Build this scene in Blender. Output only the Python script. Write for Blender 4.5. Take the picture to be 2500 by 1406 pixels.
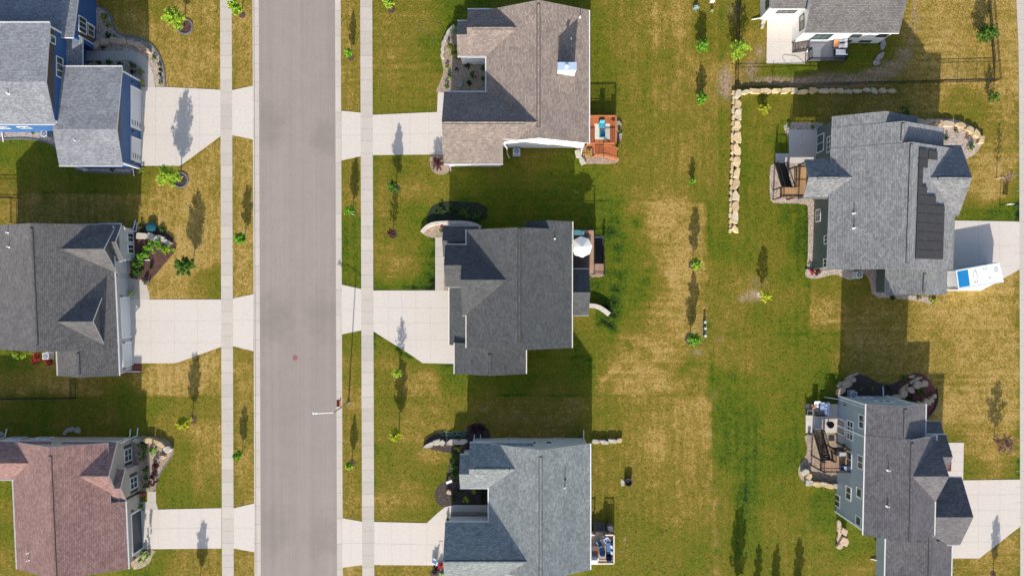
import bpy, math, random
import numpy as np
from mathutils import Vector, Matrix

random.seed(7)
RNG = np.random.default_rng(7)
for o in list(bpy.data.objects):
    bpy.data.objects.remove(o, do_unlink=True)
SC = bpy.context.scene
COL = SC.collection

# ------------------------------------------------------------------ camera, light
S = 0.053          # metres on the ground per photograph pixel
H = 90.0           # drone height
CX, CY = 1250.0, 703.0
cam = bpy.data.cameras.new('camera')
cam.sensor_width = 36.0
cam.lens = 36.0 * H / (2500 * S)
cam.clip_end = 6000
camo = bpy.data.objects.new('camera', cam)
camo.location = (0, 0, H)
COL.objects.link(camo)
SC.camera = camo

SUN_EL = math.radians(23.5)
AZ = 0.058         # shadows run up the picture, a touch to the right
sun = bpy.data.lights.new('sun', 'SUN')
sun.energy = 4.0
sun.angle = math.radians(0.5)
sun.color = (1.0, 0.93, 0.82)
suno = bpy.data.objects.new('sun', sun)
d = Vector((math.sin(AZ) * math.cos(SUN_EL), math.cos(AZ) * math.cos(SUN_EL), -math.sin(SUN_EL)))
suno.rotation_euler = d.to_track_quat('-Z', 'Y').to_euler()
suno.location = (0, -60, 60)
COL.objects.link(suno)

wd = bpy.data.worlds.new('World')
SC.world = wd
wd.use_nodes = True
wn = wd.node_tree.nodes
sky = wn.new('ShaderNodeTexSky')
sky.sky_type = 'NISHITA'
sky.sun_disc = False
sky.sun_elevation = SUN_EL
sky.sun_rotation = math.pi - AZ * -1.0
sky.altitude = 200
sky.air_density = 1.0
sky.dust_density = 2.0
sky.ozone_density = 0.8
bg = wn['Background']
bg.inputs[1].default_value = 0.115
wd.node_tree.links.new(sky.outputs[0], bg.inputs[0])

SC.view_settings.view_transform = 'Standard'
SC.view_settings.look = 'None'
SC.view_settings.gamma = 1.0
SC.view_settings.exposure = 1.0
SC.render.engine = 'CYCLES'

# ------------------------------------------------------------------ helpers
def lin(r, g, b):
    f = lambda c: c / 12.92 if c <= 0.04045 else ((c + 0.055) / 1.055) ** 2.4
    return (f(r / 255), f(g / 255), f(b / 255), 1)

def P(px, py, z=0.0):
    k = 1 - z / H
    return Vector(((px - CX) * S * k, -(py - CY) * S * k, z))

def tag(o, label=None, cat=None, group=None, kind=None):
    if label: o['label'] = label
    if cat: o['category'] = cat
    if group: o['group'] = group
    if kind: o['kind'] = kind
    return o

def thing(name, loc, label, cat, rz=0.0, group=None):
    o = bpy.data.objects.new(name, None)
    o.empty_display_size = 0.3
    o.location = loc
    o.rotation_euler = (0, 0, rz)
    COL.objects.link(o)
    return tag(o, label, cat, group, 'thing')

class MB:
    """collects faces; build() links them as one mesh object"""
    def __init__(s):
        s.v = []; s.f = []; s.m = []; s.uv = []
    def face(s, pts, mi=0, uv=None):
        n = len(s.v)
        s.v += [tuple(p) for p in pts]
        s.f.append(tuple(range(n, n + len(pts))))
        s.m.append(mi); s.uv.append(uv)
        return s
    def hexa(s, b, t, mi=0, mt=None):
        """bottom loop b and top loop t (ccw from above)"""
        n = len(b)
        s.face(t, mi if mt is None else mt)
        s.face(b[::-1], mi)
        for i in range(n):
            j = (i + 1) % n
            s.face([b[i], b[j], t[j], t[i]], mi)
        return s
    def box(s, x0, x1, y0, y1, z0, z1, mi=0, mt=None):
        c = [(x0, y0), (x1, y0), (x1, y1), (x0, y1)]
        return s.hexa([(a, b, z0) for a, b in c], [(a, b, z1) for a, b in c], mi, mt)
    def prism(s, poly, z0, z1, mi=0, mt=None, shrink=0.0):
        a = sum(poly[i][0] * poly[(i + 1) % len(poly)][1] - poly[(i + 1) % len(poly)][0] * poly[i][1] for i in range(len(poly)))
        if a < 0: poly = poly[::-1]
        cx = sum(p[0] for p in poly) / len(poly); cy = sum(p[1] for p in poly) / len(poly)
        return s.hexa([(p[0], p[1], z0) for p in poly],
                      [(cx + (p[0] - cx) * (1 - shrink), cy + (p[1] - cy) * (1 - shrink), z1) for p in poly], mi, mt)
    def obox(s, c, ax, ay, az, hx, hy, hz, mi=0):
        c = Vector(c); ax = Vector(ax).normalized(); ay = Vector(ay).normalized(); az = Vector(az).normalized()
        g = lambda i, j, k: c + ax * (hx * i) + ay * (hy * j) + az * (hz * k)
        b = [g(-1, -1, -1), g(1, -1, -1), g(1, 1, -1), g(-1, 1, -1)]
        t = [g(-1, -1, 1), g(1, -1, 1), g(1, 1, 1), g(-1, 1, 1)]
        return s.hexa(b, t, mi)
    def bar(s, p, q, w, h=None, mi=0, up=(0, 0, 1)):
        p = Vector(p); q = Vector(q); h = h or w
        d = (q - p); L = d.length
        if L < 1e-6: return s
        d /= L
        u = Vector(up)
        if abs(d.dot(u)) > 0.99: u = Vector((0, 1, 0))
        sd = d.cross(u).normalized(); u2 = sd.cross(d).normalized()
        return s.obox((p + q) / 2, d, -sd, u2, L / 2, w / 2, h / 2, mi)
    def cyl(s, p, q, r0, r1=None, n=10, mi=0, cap=True):
        p = Vector(p); q = Vector(q); r1 = r0 if r1 is None else r1
        d = (q - p).normalized()
        u = Vector((1, 0, 0)) if abs(d.x) < 0.9 else Vector((0, 1, 0))
        a = d.cross(u).normalized(); b = d.cross(a).normalized()
        A = [p + (a * math.cos(t) + b * math.sin(t)) * r0 for t in [2 * math.pi * i / n for i in range(n)]]
        B = [q + (a * math.cos(t) + b * math.sin(t)) * r1 for t in [2 * math.pi * i / n for i in range(n)]]
        for i in range(n):
            j = (i + 1) % n
            s.face([A[j], A[i], B[i], B[j]], mi)
        if cap:
            s.face(B[::-1], mi); s.face(A, mi)
        return s
    def build(s, name, mats, parent=None, smooth=False, loc=None):
        me = bpy.data.meshes.new(name)
        me.from_pydata([tuple(v) for v in s.v], [], s.f)
        if not isinstance(mats, (list, tuple)): mats = [mats]
        for m in mats: me.materials.append(m)
        me.polygons.foreach_set('material_index', s.m)
        if any(u is not None for u in s.uv):
            L = me.uv_layers.new(name='UVMap')
            i = 0
            for f, u in zip(s.f, s.uv):
                for k in range(len(f)):
                    if u is not None: L.data[i].uv = u[k]
                    i += 1
        if smooth:
            me.polygons.foreach_set('use_smooth', [True] * len(s.f))
        me.update()
        o = bpy.data.objects.new(name, me)
        COL.objects.link(o)
        if loc is not None:      # mesh given in world space: move the origin to loc
            me.transform(Matrix.Translation(-Vector(loc)))
            o.location = loc
        if parent is not None:
            o.parent = parent
        return o

def adopt(o, root):
    """parent o (world-space mesh) to root without moving it"""
    me = o.data
    M = Matrix.Translation(root.location) @ root.rotation_euler.to_matrix().to_4x4()
    me.transform(M.inverted())
    o.parent = root
    return o

# ------------------------------------------------------------------ materials
MATS = {}
def mat(name, build):
    if name in MATS: return MATS[name]
    m = bpy.data.materials.new(name)
    m.use_nodes = True
    nt = m.node_tree
    build(nt, nt.nodes, nt.links, nt.nodes['Principled BSDF'])
    MATS[name] = m
    return m

def nz(N, L, scale, detail=4, rough=0.6, vec=None, dist=0.0):
    t = N.new('ShaderNodeTexNoise')
    t.inputs['Scale'].default_value = scale
    t.inputs['Detail'].default_value = detail
    t.inputs['Roughness'].default_value = rough
    t.inputs['Distortion'].default_value = dist
    if vec is not None: L.new(vec, t.inputs['Vector'])
    return t.outputs['Fac']

def ramp(N, L, fac, stops):
    r = N.new('ShaderNodeValToRGB')
    e = r.color_ramp.elements
    e[0].position, e[0].color = stops[0][0], stops[0][1]
    e[1].position, e[1].color = stops[-1][0], stops[-1][1]
    for p, c in stops[1:-1]:
        x = e.new(p); x.color = c
    L.new(fac, r.inputs[0])
    return r.outputs[0]

def mix(N, L, fac, a, b, mode='MIX'):
    m = N.new('ShaderNodeMix'); m.data_type = 'RGBA'; m.blend_type = mode
    for sock, val in ((m.inputs[0], fac), (m.inputs[6], a), (m.inputs[7], b)):
        if hasattr(val, 'is_linked') or isinstance(val, bpy.types.NodeSocket): L.new(val, sock)
        else: sock.default_value = val
    return m.outputs[2]

def math_(N, L, op, a, b=0.0, clamp=False):
    m = N.new('ShaderNodeMath'); m.operation = op; m.use_clamp = clamp
    for sock, val in ((m.inputs[0], a), (m.inputs[1], b)):
        if isinstance(val, bpy.types.NodeSocket): L.new(val, sock)
        else: sock.default_value = val
    return m.outputs[0]

def objco(N):
    return N.new('ShaderNodeTexCoord').outputs['Object']

def wpos(N):
    return N.new('ShaderNodeNewGeometry').outputs['Position']

def mapping(N, L, vec, scale=(1, 1, 1), rot=(0, 0, 0)):
    m = N.new('ShaderNodeMapping')
    m.inputs['Scale'].default_value = scale
    m.inputs['Rotation'].default_value = rot
    L.new(vec, m.inputs['Vector'])
    return m.outputs[0]

def bump(N, L, B, h, strength=0.4, dist=0.05):
    b = N.new('ShaderNodeBump')
    b.inputs['Strength'].default_value = strength
    b.inputs['Distance'].default_value = dist
    L.new(h, b.inputs['Height'])
    L.new(b.outputs[0], B.inputs['Normal'])

def sc(c, k): return (c[0] * k, c[1] * k, c[2] * k, 1)

def plain(name, c, rough=0.6, var=0.18, scale=3.0, metal=0.0, bmp=0.0, spec=0.4):
    def f(nt, N, L, B):
        n = nz(N, L, scale, 5, 0.65, wpos(N))
        L.new(ramp(N, L, n, [(0.3, sc(c, 1 - var)), (0.7, sc(c, 1 + var))]), B.inputs['Base Color'])
        B.inputs['Roughness'].default_value = rough
        B.inputs['Metallic'].default_value = metal
        B.inputs['Specular IOR Level'].default_value = spec
        if bmp: bump(N, L, B, nz(N, L, scale * 6, 4, 0.7, wpos(N)), bmp, 0.03)
    return mat(name, f)

def shingle(name, a, b, dark, warm=None):
    """asphalt shingles laid in courses on the slope (UV in metres)"""
    def f(nt, N, L, B):
        uv = N.new('ShaderNodeTexCoord').outputs['UV']
        br = N.new('ShaderNodeTexBrick')
        br.offset = 0.5; br.squash = 1.0
        br.inputs['Scale'].default_value = 1.0
        br.inputs['Color1'].default_value = a
        br.inputs['Color2'].default_value = b
        br.inputs['Mortar'].default_value = dark
        br.inputs['Mortar Size'].default_value = 0.014
        br.inputs['Mortar Smooth'].default_value = 0.3
        br.inputs['Brick Width'].default_value = 0.36
        br.inputs['Row Height'].default_value = 0.19
        br.inputs['Bias'].default_value = 0.0
        L.new(uv, br.inputs['Vector'])
        c = br.outputs['Color']
        br2 = N.new('ShaderNodeTexBrick')
        br2.offset = 0.33
        br2.inputs['Scale'].default_value = 1.0
        br2.inputs['Brick Width'].default_value = 0.21
        br2.inputs['Row Height'].default_value = 0.19
        br2.inputs['Mortar Size'].default_value = 0.0
        br2.inputs['Color1'].default_value = (0.72, 0.72, 0.74, 1)
        br2.inputs['Color2'].default_value = (1.3, 1.28, 1.26, 1)
        L.new(uv, br2.inputs['Vector'])
        c = mix(N, L, 0.42, c, br2.outputs['Color'], 'MULTIPLY')
        n = nz(N, L, 0.5, 5, 0.6, uv)
        c = mix(N, L, 1.0, c, ramp(N, L, n, [(0.3, (0.86, 0.86, 0.87, 1)), (0.7, (1.12, 1.12, 1.11, 1))]), 'MULTIPLY')
        st = nz(N, L, 1.0, 4, 0.6, mapping(N, L, uv, (2.2, 0.12, 1)))
        c = mix(N, L, 0.12, c, ramp(N, L, st, [(0.35, (0.88, 0.88, 0.88, 1)), (0.65, (1.1, 1.1, 1.1, 1))]), 'MULTIPLY')
        g = nz(N, L, 30, 2, 0.5, uv)
        c = mix(N, L, 0.5, c, ramp(N, L, g, [(0.3, (0.75, 0.75, 0.75, 1)), (0.7, (1.25, 1.25, 1.25, 1))]), 'MULTIPLY')
        L.new(c, B.inputs['Base Color'])
        B.inputs['Roughness'].default_value = 0.9
        B.inputs['Diffuse Roughness'].default_value = 1.0
        B.inputs['Specular IOR Level'].default_value = 0.2
        bump(N, L, B, math_(N, L, 'SUBTRACT', math_(N, L, 'MULTIPLY', g, 0.5), br.outputs['Fac']), 0.35, 0.012)
    return mat(name, f)

def siding(name, c, lap=0.16, vertical=False, rough=0.55):
    def f(nt, N, L, B):
        p = wpos(N)
        sp = N.new('ShaderNodeSeparateXYZ'); L.new(p, sp.inputs[0])
        if vertical:
            t = math_(N, L, 'ADD', sp.outputs[0], sp.outputs[1])
        else:
            t = sp.outputs[2]
        fr = math_(N, L, 'FRACT', math_(N, L, 'DIVIDE', t, lap))
        n = nz(N, L, 1.2, 4, 0.6, p)
        base = ramp(N, L, n, [(0.3, sc(c, 0.92)), (0.7, sc(c, 1.07))])
        line = ramp(N, L, fr, [(0.0, (0.62, 0.62, 0.62, 1)), (0.14, (1, 1, 1, 1)), (1.0, (1, 1, 1, 1))])
        L.new(mix(N, L, 0.8, base, line, 'MULTIPLY'), B.inputs['Base Color'])
        B.inputs['Roughness'].default_value = rough
        bump(N, L, B, fr, 0.5, 0.02)
    return mat(name, f)

def leafm(name, a, b, c=None, rough=0.55):
    def f(nt, N, L, B):
        g = N.new('ShaderNodeNewGeometry')
        r = g.outputs['Random Per Island']
        stops = [(0.0, a), (1.0, b)] if c is None else [(0.0, a), (0.55, b), (1.0, c)]
        L.new(ramp(N, L, r, stops), B.inputs['Base Color'])
        B.inputs['Roughness'].default_value = rough
        B.inputs['Specular IOR Level'].default_value = 0.3
        tr = N.new('ShaderNodeBsdfTranslucent')
        L.new(ramp(N, L, r, [(q, sc(col, 1.3)) for q, col in stops]), tr.inputs['Color'])
        ms = N.new('ShaderNodeMixShader'); ms.inputs[0].default_value = 0.3
        L.new(B.outputs[0], ms.inputs[1]); L.new(tr.outputs[0], ms.inputs[2])
        L.new(ms.outputs[0], N['Material Output'].inputs[0])
    return mat(name, f)

def concrete(name, c, stain=0.10, warm=0.04):
    def f(nt, N, L, B):
        p = wpos(N)
        n1 = nz(N, L, 0.25, 6, 0.62, p, 0.4)
        n2 = nz(N, L, 2.6, 5, 0.7, p)
        n3 = nz(N, L, 24, 2, 0.6, p)
        col = ramp(N, L, n1, [(0.25, (c[0] * (1 - stain), c[1] * (1 - stain - warm), c[2] * (1 - stain - 2 * warm), 1)), (0.55, c), (0.8, sc(c, 1 + stain * 0.6))])
        col = mix(N, L, 1, col, ramp(N, L, n2, [(0.3, (0.93, 0.93, 0.93, 1)), (0.7, (1.05, 1.05, 1.05, 1))]), 'MULTIPLY')
        col = mix(N, L, 1, col, ramp(N, L, n3, [(0.3, (0.94, 0.94, 0.94, 1)), (0.7, (1.05, 1.05, 1.05, 1))]), 'MULTIPLY')
        sp = nz(N, L, 0.9, 3, 0.5, p, 1.5)
        col = mix(N, L, 1, col, ramp(N, L, sp, [(0.0, (1, 1, 1, 1)), (0.68, (1, 1, 1, 1)), (0.8, (0.9, 0.88, 0.86, 1))]), 'MULTIPLY')
        at = N.new('ShaderNodeAttribute'); at.attribute_name = 'tint'
        col = mix(N, L, 1, col, at.outputs['Color'], 'MULTIPLY')
        L.new(col, B.inputs['Base Color'])
        B.inputs['Roughness'].default_value = 0.85
        bump(N, L, B, n3, 0.15, 0.01)
    return mat(name, f)

def pebbles(name, cols, scale=14.0):
    def f(nt, N, L, B):
        p = wpos(N)
        v = N.new('ShaderNodeTexVoronoi')
        v.inputs['Scale'].default_value = scale
        L.new(p, v.inputs['Vector'])
        sp = N.new('ShaderNodeSeparateColor'); L.new(v.outputs['Color'], sp.inputs[0])
        col = ramp(N, L, sp.outputs[0], [(i / (len(cols) - 1), c) for i, c in enumerate(cols)])
        col = mix(N, L, 1, col, ramp(N, L, v.outputs['Distance'], [(0.0, (1.1, 1.1, 1.1, 1)), (0.4, (1, 1, 1, 1)), (0.75, (0.45, 0.45, 0.45, 1))]), 'MULTIPLY')
        n = nz(N, L, 0.8, 4, 0.6, p)
        col = mix(N, L, 1, col, ramp(N, L, n, [(0.3, (0.85, 0.85, 0.85, 1)), (0.7, (1.1, 1.1, 1.1, 1))]), 'MULTIPLY')
        L.new(col, B.inputs['Base Color'])
        B.inputs['Roughness'].default_value = 0.8
        h = math_(N, L, 'SUBTRACT', 1.0, v.outputs['Distance'])
        bump(N, L, B, h, 0.9, 0.05)
    return mat(name, f)

def boards(name, c, w=0.14, ax=0, var=0.25, gap=0.12):
    def f(nt, N, L, B):
        p = wpos(N)
        sp = N.new('ShaderNodeSeparateXYZ'); L.new(p, sp.inputs[0])
        q = math_(N, L, 'DIVIDE', sp.outputs[ax], w)
        fr = math_(N, L, 'FRACT', q)
        fl = math_(N, L, 'FLOOR', q)
        wn_ = N.new('ShaderNodeTexWhiteNoise'); wn_.noise_dimensions = '1D'
        L.new(fl, wn_.inputs['W'])
        col = ramp(N, L, wn_.outputs[0], [(0, sc(c, 1 - var)), (1, sc(c, 1 + var))])
        sc3 = (1.5, 14, 1) if ax == 1 else (14, 1.5, 1)
        g = nz(N, L, 1, 4, 0.6, mapping(N, L, p, sc3))
        col = mix(N, L, 1, col, ramp(N, L, g, [(0.3, (0.85, 0.85, 0.85, 1)), (0.7, (1.12, 1.12, 1.12, 1))]), 'MULTIPLY')
        col = mix(N, L, 1, col, ramp(N, L, fr, [(0, (0.3, 0.3, 0.3, 1)), (gap, (1, 1, 1, 1)), (1, (1, 1, 1, 1))]), 'MULTIPLY')
        L.new(col, B.inputs['Base Color'])
        B.inputs['Roughness'].default_value = 0.7
    return mat(name, f)

def stone(name, a, b):
    def f(nt, N, L, B):
        p = wpos(N)
        n = nz(N, L, 1.6, 6, 0.65, p, 0.5)
        col = ramp(N, L, n, [(0.28, a), (0.72, b)])
        g = N.new('ShaderNodeNewGeometry')
        n2 = nz(N, L, 9, 5, 0.7, p)
        col = mix(N, L, 1, col, ramp(N, L, n2, [(0.3, (0.8, 0.79, 0.77, 1)), (0.7, (1.12, 1.12, 1.12, 1))]), 'MULTIPLY')
        L.new(col, B.inputs['Base Color'])
        B.inputs['Roughness'].default_value = 0.9
        bump(N, L, B, n2, 0.5, 0.05)
    return mat(name, f)

# trim, metal and odds
M_WHITE = plain('white_trim', (0.72, 0.72, 0.72, 1), 0.45, 0.05)
M_CREAM = plain('cream_trim', (0.62, 0.60, 0.54, 1), 0.5, 0.06)
M_DKTRIM = plain('dark_trim', (0.05, 0.055, 0.06, 1), 0.5, 0.1)
M_SOFFIT = plain('soffit', (0.5, 0.5, 0.5, 1), 0.6, 0.05)
M_BLACK = plain('black_metal', (0.018, 0.018, 0.02, 1), 0.45, 0.2)
M_VENT = plain('ridge_vent_dark', (0.03, 0.032, 0.036, 1), 0.7, 0.2)
M_GALV = plain('galvanised_steel', (0.55, 0.58, 0.62, 1), 0.35, 0.1, metal=0.6)
M_PIPEW = plain('white_plastic', (0.75, 0.75, 0.74, 1), 0.4, 0.04)
M_GREYBOX = plain('grey_enamel', (0.45, 0.46, 0.47, 1), 0.45, 0.08)
M_FAN = plain('fan_blue_grey', (0.07, 0.10, 0.16, 1), 0.5, 0.2)
M_STEEL = plain('lamp_steel', (0.33, 0.35, 0.37, 1), 0.4, 0.08, metal=0.5)

def glass_build(nt, N, L, B):
    n = nz(N, L, 0.7, 3, 0.5, wpos(N))
    L.new(ramp(N, L, n, [(0.3, (0.015, 0.03, 0.035, 1)), (0.7, (0.05, 0.085, 0.09, 1))]), B.inputs['Base Color'])
    B.inputs['Roughness'].default_value = 0.06
    B.inputs['Specular IOR Level'].default_value = 0.8
M_GLASS = mat('window_glass', glass_build)

# ------------------------------------------------------------------ lawn
# control points (pixel x, y, greenness, bare soil, mowing direction 0 across / 1 along)
LAWN = """300 60 .3|330 60 .15|420 110 .25|500 60 .28|490 180 .12|400 200 .15|520 210 .3|300 10 .4|360 10 .45
593 100 .2|593 190 .25|593 380 .2|593 430 .25|593 480 .25|593 650 .12|593 700 .2|593 870 .35|593 900 .3|593 960 .3|593 1060 .35|593 1150 .3|593 1220 .35|593 1380 .3
10 360 .9|30 400 .9|10 440 .5|20 500 .35|70 420 .8|150 430 .8|250 440 .75|340 430 .7|100 455 .5|130 470 .4|60 500 .2|150 505 .25|250 490 .25|330 500 .3|200 530 .35|60 530 .2|350 540 .3
390 480 .2|450 460 .2|500 440 .15|430 520 .1|500 540 .08|410 620 .05|460 590 .05|500 640 .1|430 700 .12|380 715 .15|520 690 .7|480 710 .3|400 560 .1|530 560 .15|525 440 .3|470 420 .25|520 360 .2
15 880 .85|10 930 .4|60 900 .8|120 920 .25|70 930 .3|160 950 .2|100 990 .8|200 1000 .75|300 960 .85|320 900 .45|250 940 .35|330 1010 .8|60 1040 .7|250 1040 .5|160 1030 .55|345 930 .2
420 910 .05|380 940 .05|500 900 .12|530 940 .3|450 950 .08|400 975 .7|480 985 .55|530 1000 .5|420 1040 .4|500 1060 .25|520 1100 .3|450 1110 .7|410 1180 .75|440 1220 .8|500 1180 .4|520 1230 .65|480 1120 .45|430 1150 .6|400 1225 .7
15 1190 .85|15 1250 .5|20 1300 .8|25 1350 .4|380 1370 .9|450 1370 .4|520 1360 .35|430 1400 .4|400 1350 .7
858 40 .35|858 180 .35|858 240 .4|858 420 .5|858 460 .45|870 500 .4|865 560 .9|860 640 .9|865 680 .9|860 830 .7|850 890 .45|868 930 .65|870 970 .15|860 1020 .4|855 1070 .4|860 1180 .45|860 1240 .35|860 1390 .2
930 60 .5|1000 40 .55|1050 30 .55|950 120 .45|1010 150 .6|960 200 .5|1040 220 .55|930 260 .7|1060 260 .7|1060 130 .9|1000 250 .65|1100 20 .9
930 400 .7|1000 400 .75|1050 420 .65|930 440 .6|1010 450 .45|1060 480 .6|930 500 .45|1010 520 .85|1030 560 .8|940 560 .7|930 620 .5|980 590 .7|970 640 .3|1000 660 .35|950 660 .35|1045 620 1.1|1040 690 1.2|930 690 1.0|990 695 .9|1010 610 .6
925 840 .8|960 840 .9|1000 880 .9|940 880 .4|980 900 .25|1040 920 .3|1000 950 .3|1090 900 1.0|1120 930 .9|930 920 .65|930 950 .6|950 970 .8|1030 970 .6|940 1000 .4|1000 1030 .3|1060 1010 .35|1120 980 .5|940 1060 .5|1000 1060 .35|930 1120 .65|1000 1120 .6|1040 1110 .3|1010 1150 .7|1050 1160 .7|950 1180 .5|1000 1190 .3|950 1220 .15|1010 1220 .2|1045 1240 .7|930 1260 .5|1000 1260 .6|950 1395 .3|1040 1390 .35
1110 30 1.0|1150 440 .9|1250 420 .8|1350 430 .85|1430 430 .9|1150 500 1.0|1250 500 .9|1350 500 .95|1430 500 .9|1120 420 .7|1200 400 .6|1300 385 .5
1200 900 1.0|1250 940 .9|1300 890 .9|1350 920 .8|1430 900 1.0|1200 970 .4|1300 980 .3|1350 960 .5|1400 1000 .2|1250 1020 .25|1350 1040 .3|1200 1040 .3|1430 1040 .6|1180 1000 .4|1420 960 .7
1460 60 .8|1460 160 .75|1500 40 .55|1480 240 .8|1530 100 .5|1560 200 .6|1600 60 .4|1600 150 .55|1640 30 .35|1660 220 .45|1700 180 .35|1560 300 .65|1620 320 .6|1680 320 .5|1740 60 .6|1760 120 .6|1770 180 .3|1740 240 .4|1760 320 .6|1530 380 .6|1600 400 .5|1680 400 .4|1750 400 .6|1500 430 .7|1560 450 .5|1640 460 .45|1720 460 .6|1470 460 .85
1490 500 .8|1550 510 .4|1600 510 .15|1650 500 .1|1680 520 .25|1490 560 .95|1540 570 .7|1590 560 .25|1640 580 .15|1680 600 .15|1500 640 .8|1540 640 .75|1600 640 .35|1650 640 .1|1670 700 .12|1490 700 .9|1540 700 .8|1600 700 .55|1630 740 .2|1490 770 1.1|1460 700 .9|1550 780 .6|1610 800 .3|1660 790 .15|1440 800 .6|1420 830 .9|1480 830 .7|1540 840 .25|1600 860 .15|1660 860 .35|1420 900 1.0|1460 900 .6|1500 900 .3|1560 920 .15|1620 920 .12|1680 920 .4|1460 950 .4|1530 950 .15|1600 950 .2|1680 950 .35
1470 1000 .5|1540 1010 .3|1600 1000 .3|1680 1000 .15|1470 1060 .4|1540 1080 .35|1600 1080 .15|1660 1100 .2|1700 1060 .15|1480 1140 .35|1560 1140 .3|1640 1160 .35|1700 1160 .25|1480 1200 .4|1560 1220 .45|1620 1240 .4|1690 1240 .35|1530 1280 .6|1600 1310 .55|1680 1320 .55|1480 1390 .6|1540 1380 .45|1600 1390 .5|1690 1390 .6|1520 1340 .5
1745 500 .8|1740 580 .8|1720 640 .3|1750 700 .55|1720 720 .3|1745 800 .5|1760 600 .9|1800 620 .8|1850 620 .6|1900 640 .55|1940 660 .9|1960 600 1.1|1960 560 1.1|1900 560 .65|1840 560 .7|1780 660 .6|1820 700 .35|1860 760 .75|1920 720 .5|1960 740 .7|1780 760 .5|1800 820 .5|1860 830 .6|1940 810 .8|2000 830 .8|1760 860 .45|1820 880 .5|1900 880 .65|1980 880 .8|2020 850 .75|1750 940 .9|1800 950 .85|1880 940 .7|1960 940 .8|2020 920 1.0
1780 1020 1.0|1830 1040 1.0|1900 1030 .75|1950 1030 .9|1780 1100 .9|1830 1120 1.05|1890 1120 .9|1940 1100 1.0|1760 1180 .7|1830 1200 1.1|1890 1200 .7|1950 1200 .7|1760 1260 .6|1820 1280 .95|1890 1280 .5|1960 1260 .7|1740 1340 .7|1820 1340 .9|1900 1340 .6|1980 1330 .7|2010 1250 1.0|2000 1390 .6|1850 1400 .7|1750 1400 .6|2080 1340 .9|2120 1330 .9|2100 1390 .5
1830 240 .7|1900 250 .7|1840 300 .7|1880 300 .6|1830 360 .8|1870 380 .6|1830 430 .95|1860 460 .7|1880 520 .7|1840 520 .8|1940 520 1.0|1770 280 .6|1770 360 .6|1770 440 .6|1770 520 .7|1900 370 1.0|1905 340 .95|1960 260 .55|2050 250 .4|2150 250 .3|2250 250 .25|1960 230 .8
2020 740 .2|2000 780 .1|2010 700 .7|2080 720 .5|2080 760 .3|2150 760 .3|2220 760 .35|2100 830 .2|2180 830 .25|2260 770 .15|2330 740 .12|2420 720 .15|2470 700 .12|2280 830 .2|2360 820 .18|2440 820 .15|2280 890 .25|2360 880 .2|2440 900 .12|2100 890 .3|2180 890 .25|2050 880 .35|2320 940 .25|2400 960 .1|2460 950 .12|2340 1010 .12|2400 1030 .1|2460 1020 .15|2340 1070 .5|2390 1060 .3|2430 1090 .2|2470 1080 .4|2380 1110 .25|2430 1140 .15|2370 1150 .8|2470 1150 .7|2400 1150 .6|2340 1140 .6
2350 500 .7|2380 520 .95|2440 530 1.05|2470 520 .95|2400 470 .1|2440 460 .05|2440 400 .2|2380 430 .3|2370 470 .25|2478 440 .6|2420 420 .15|2460 360 .35|2420 310 .5|2440 270 .3|2470 280 .3|2360 270 .5|2390 280 .6|2430 210 .2
1840 40 .6|1830 100 .4|1850 140 .5|1900 175 .9|1960 180 .9|2100 110 .9|2160 120 .8|2080 150 .9|2050 170 .7|2200 120 .3|2240 60 .25|2260 140 .2|2300 80 .15|2350 40 .2|2400 40 .15|2320 150 .15|2380 150 .2|2440 60 .2|2460 140 .2|2420 170 .25|2240 180 .25|2200 190 .4|2170 30 .4
2340 1390 .5|2400 1380 .3|2450 1340 .3|2470 1390 .35"""
BARE = """1790 30 .3 14 20|1770 200 .7 14 30|1835 165 .5 14 20|1850 130 .4 12 16|1900 196 .6 60 9|1985 200 .9 70 9|2060 192 .6 60 12|2100 196 .7 50 12|2150 180 .7 40 10|2185 160 .6 25 9|2205 135 .55 16 14|2220 100 .3 10 18|2235 50 .25 8 25|1840 720 .7 16 10|1815 730 .5 10 6|1840 690 .25 12 10|1760 830 .3 10 6|590 945 .25 8 6|1530 1320 .5 3 10|1520 1350 .3 6 3|2300 70 .15 10 10|1718 800 .4 8 20|1700 860 .3 14 10|1180 1000 .35 10 4|2050 210 .35 90 6|1330 1025 .2 20 6|1260 1020 .2 20 8|1400 985 .25 12 5|2340 100 .1 10 10|1870 690 .2 8 8"""
lp = np.array([[float(x) for x in t.split()] for t in LAWN.replace('\n', '|').split('|') if t.strip()])
bp = np.array([[float(x) for x in t.split()] for t in BARE.split('|')])

REGIONS = [(1452, 1726, 489, 966), (1442, 1738, 966, 1500), (1976, 2490, 690, 966), (43, 362, 471, 966), (-100, 540, 966, 1500), (912, 1452, 966, 1500), (1738, 1976, 560, 1500), (1800, 1990, 228, 560)]
def region(x, y):
    r = np.zeros(np.shape(x), int)
    for i, (a, b, c, d) in enumerate(REGIONS):
        r = np.where((x >= a) & (x < b) & (y >= c) & (y < d), i + 1, r)
    return r
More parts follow.
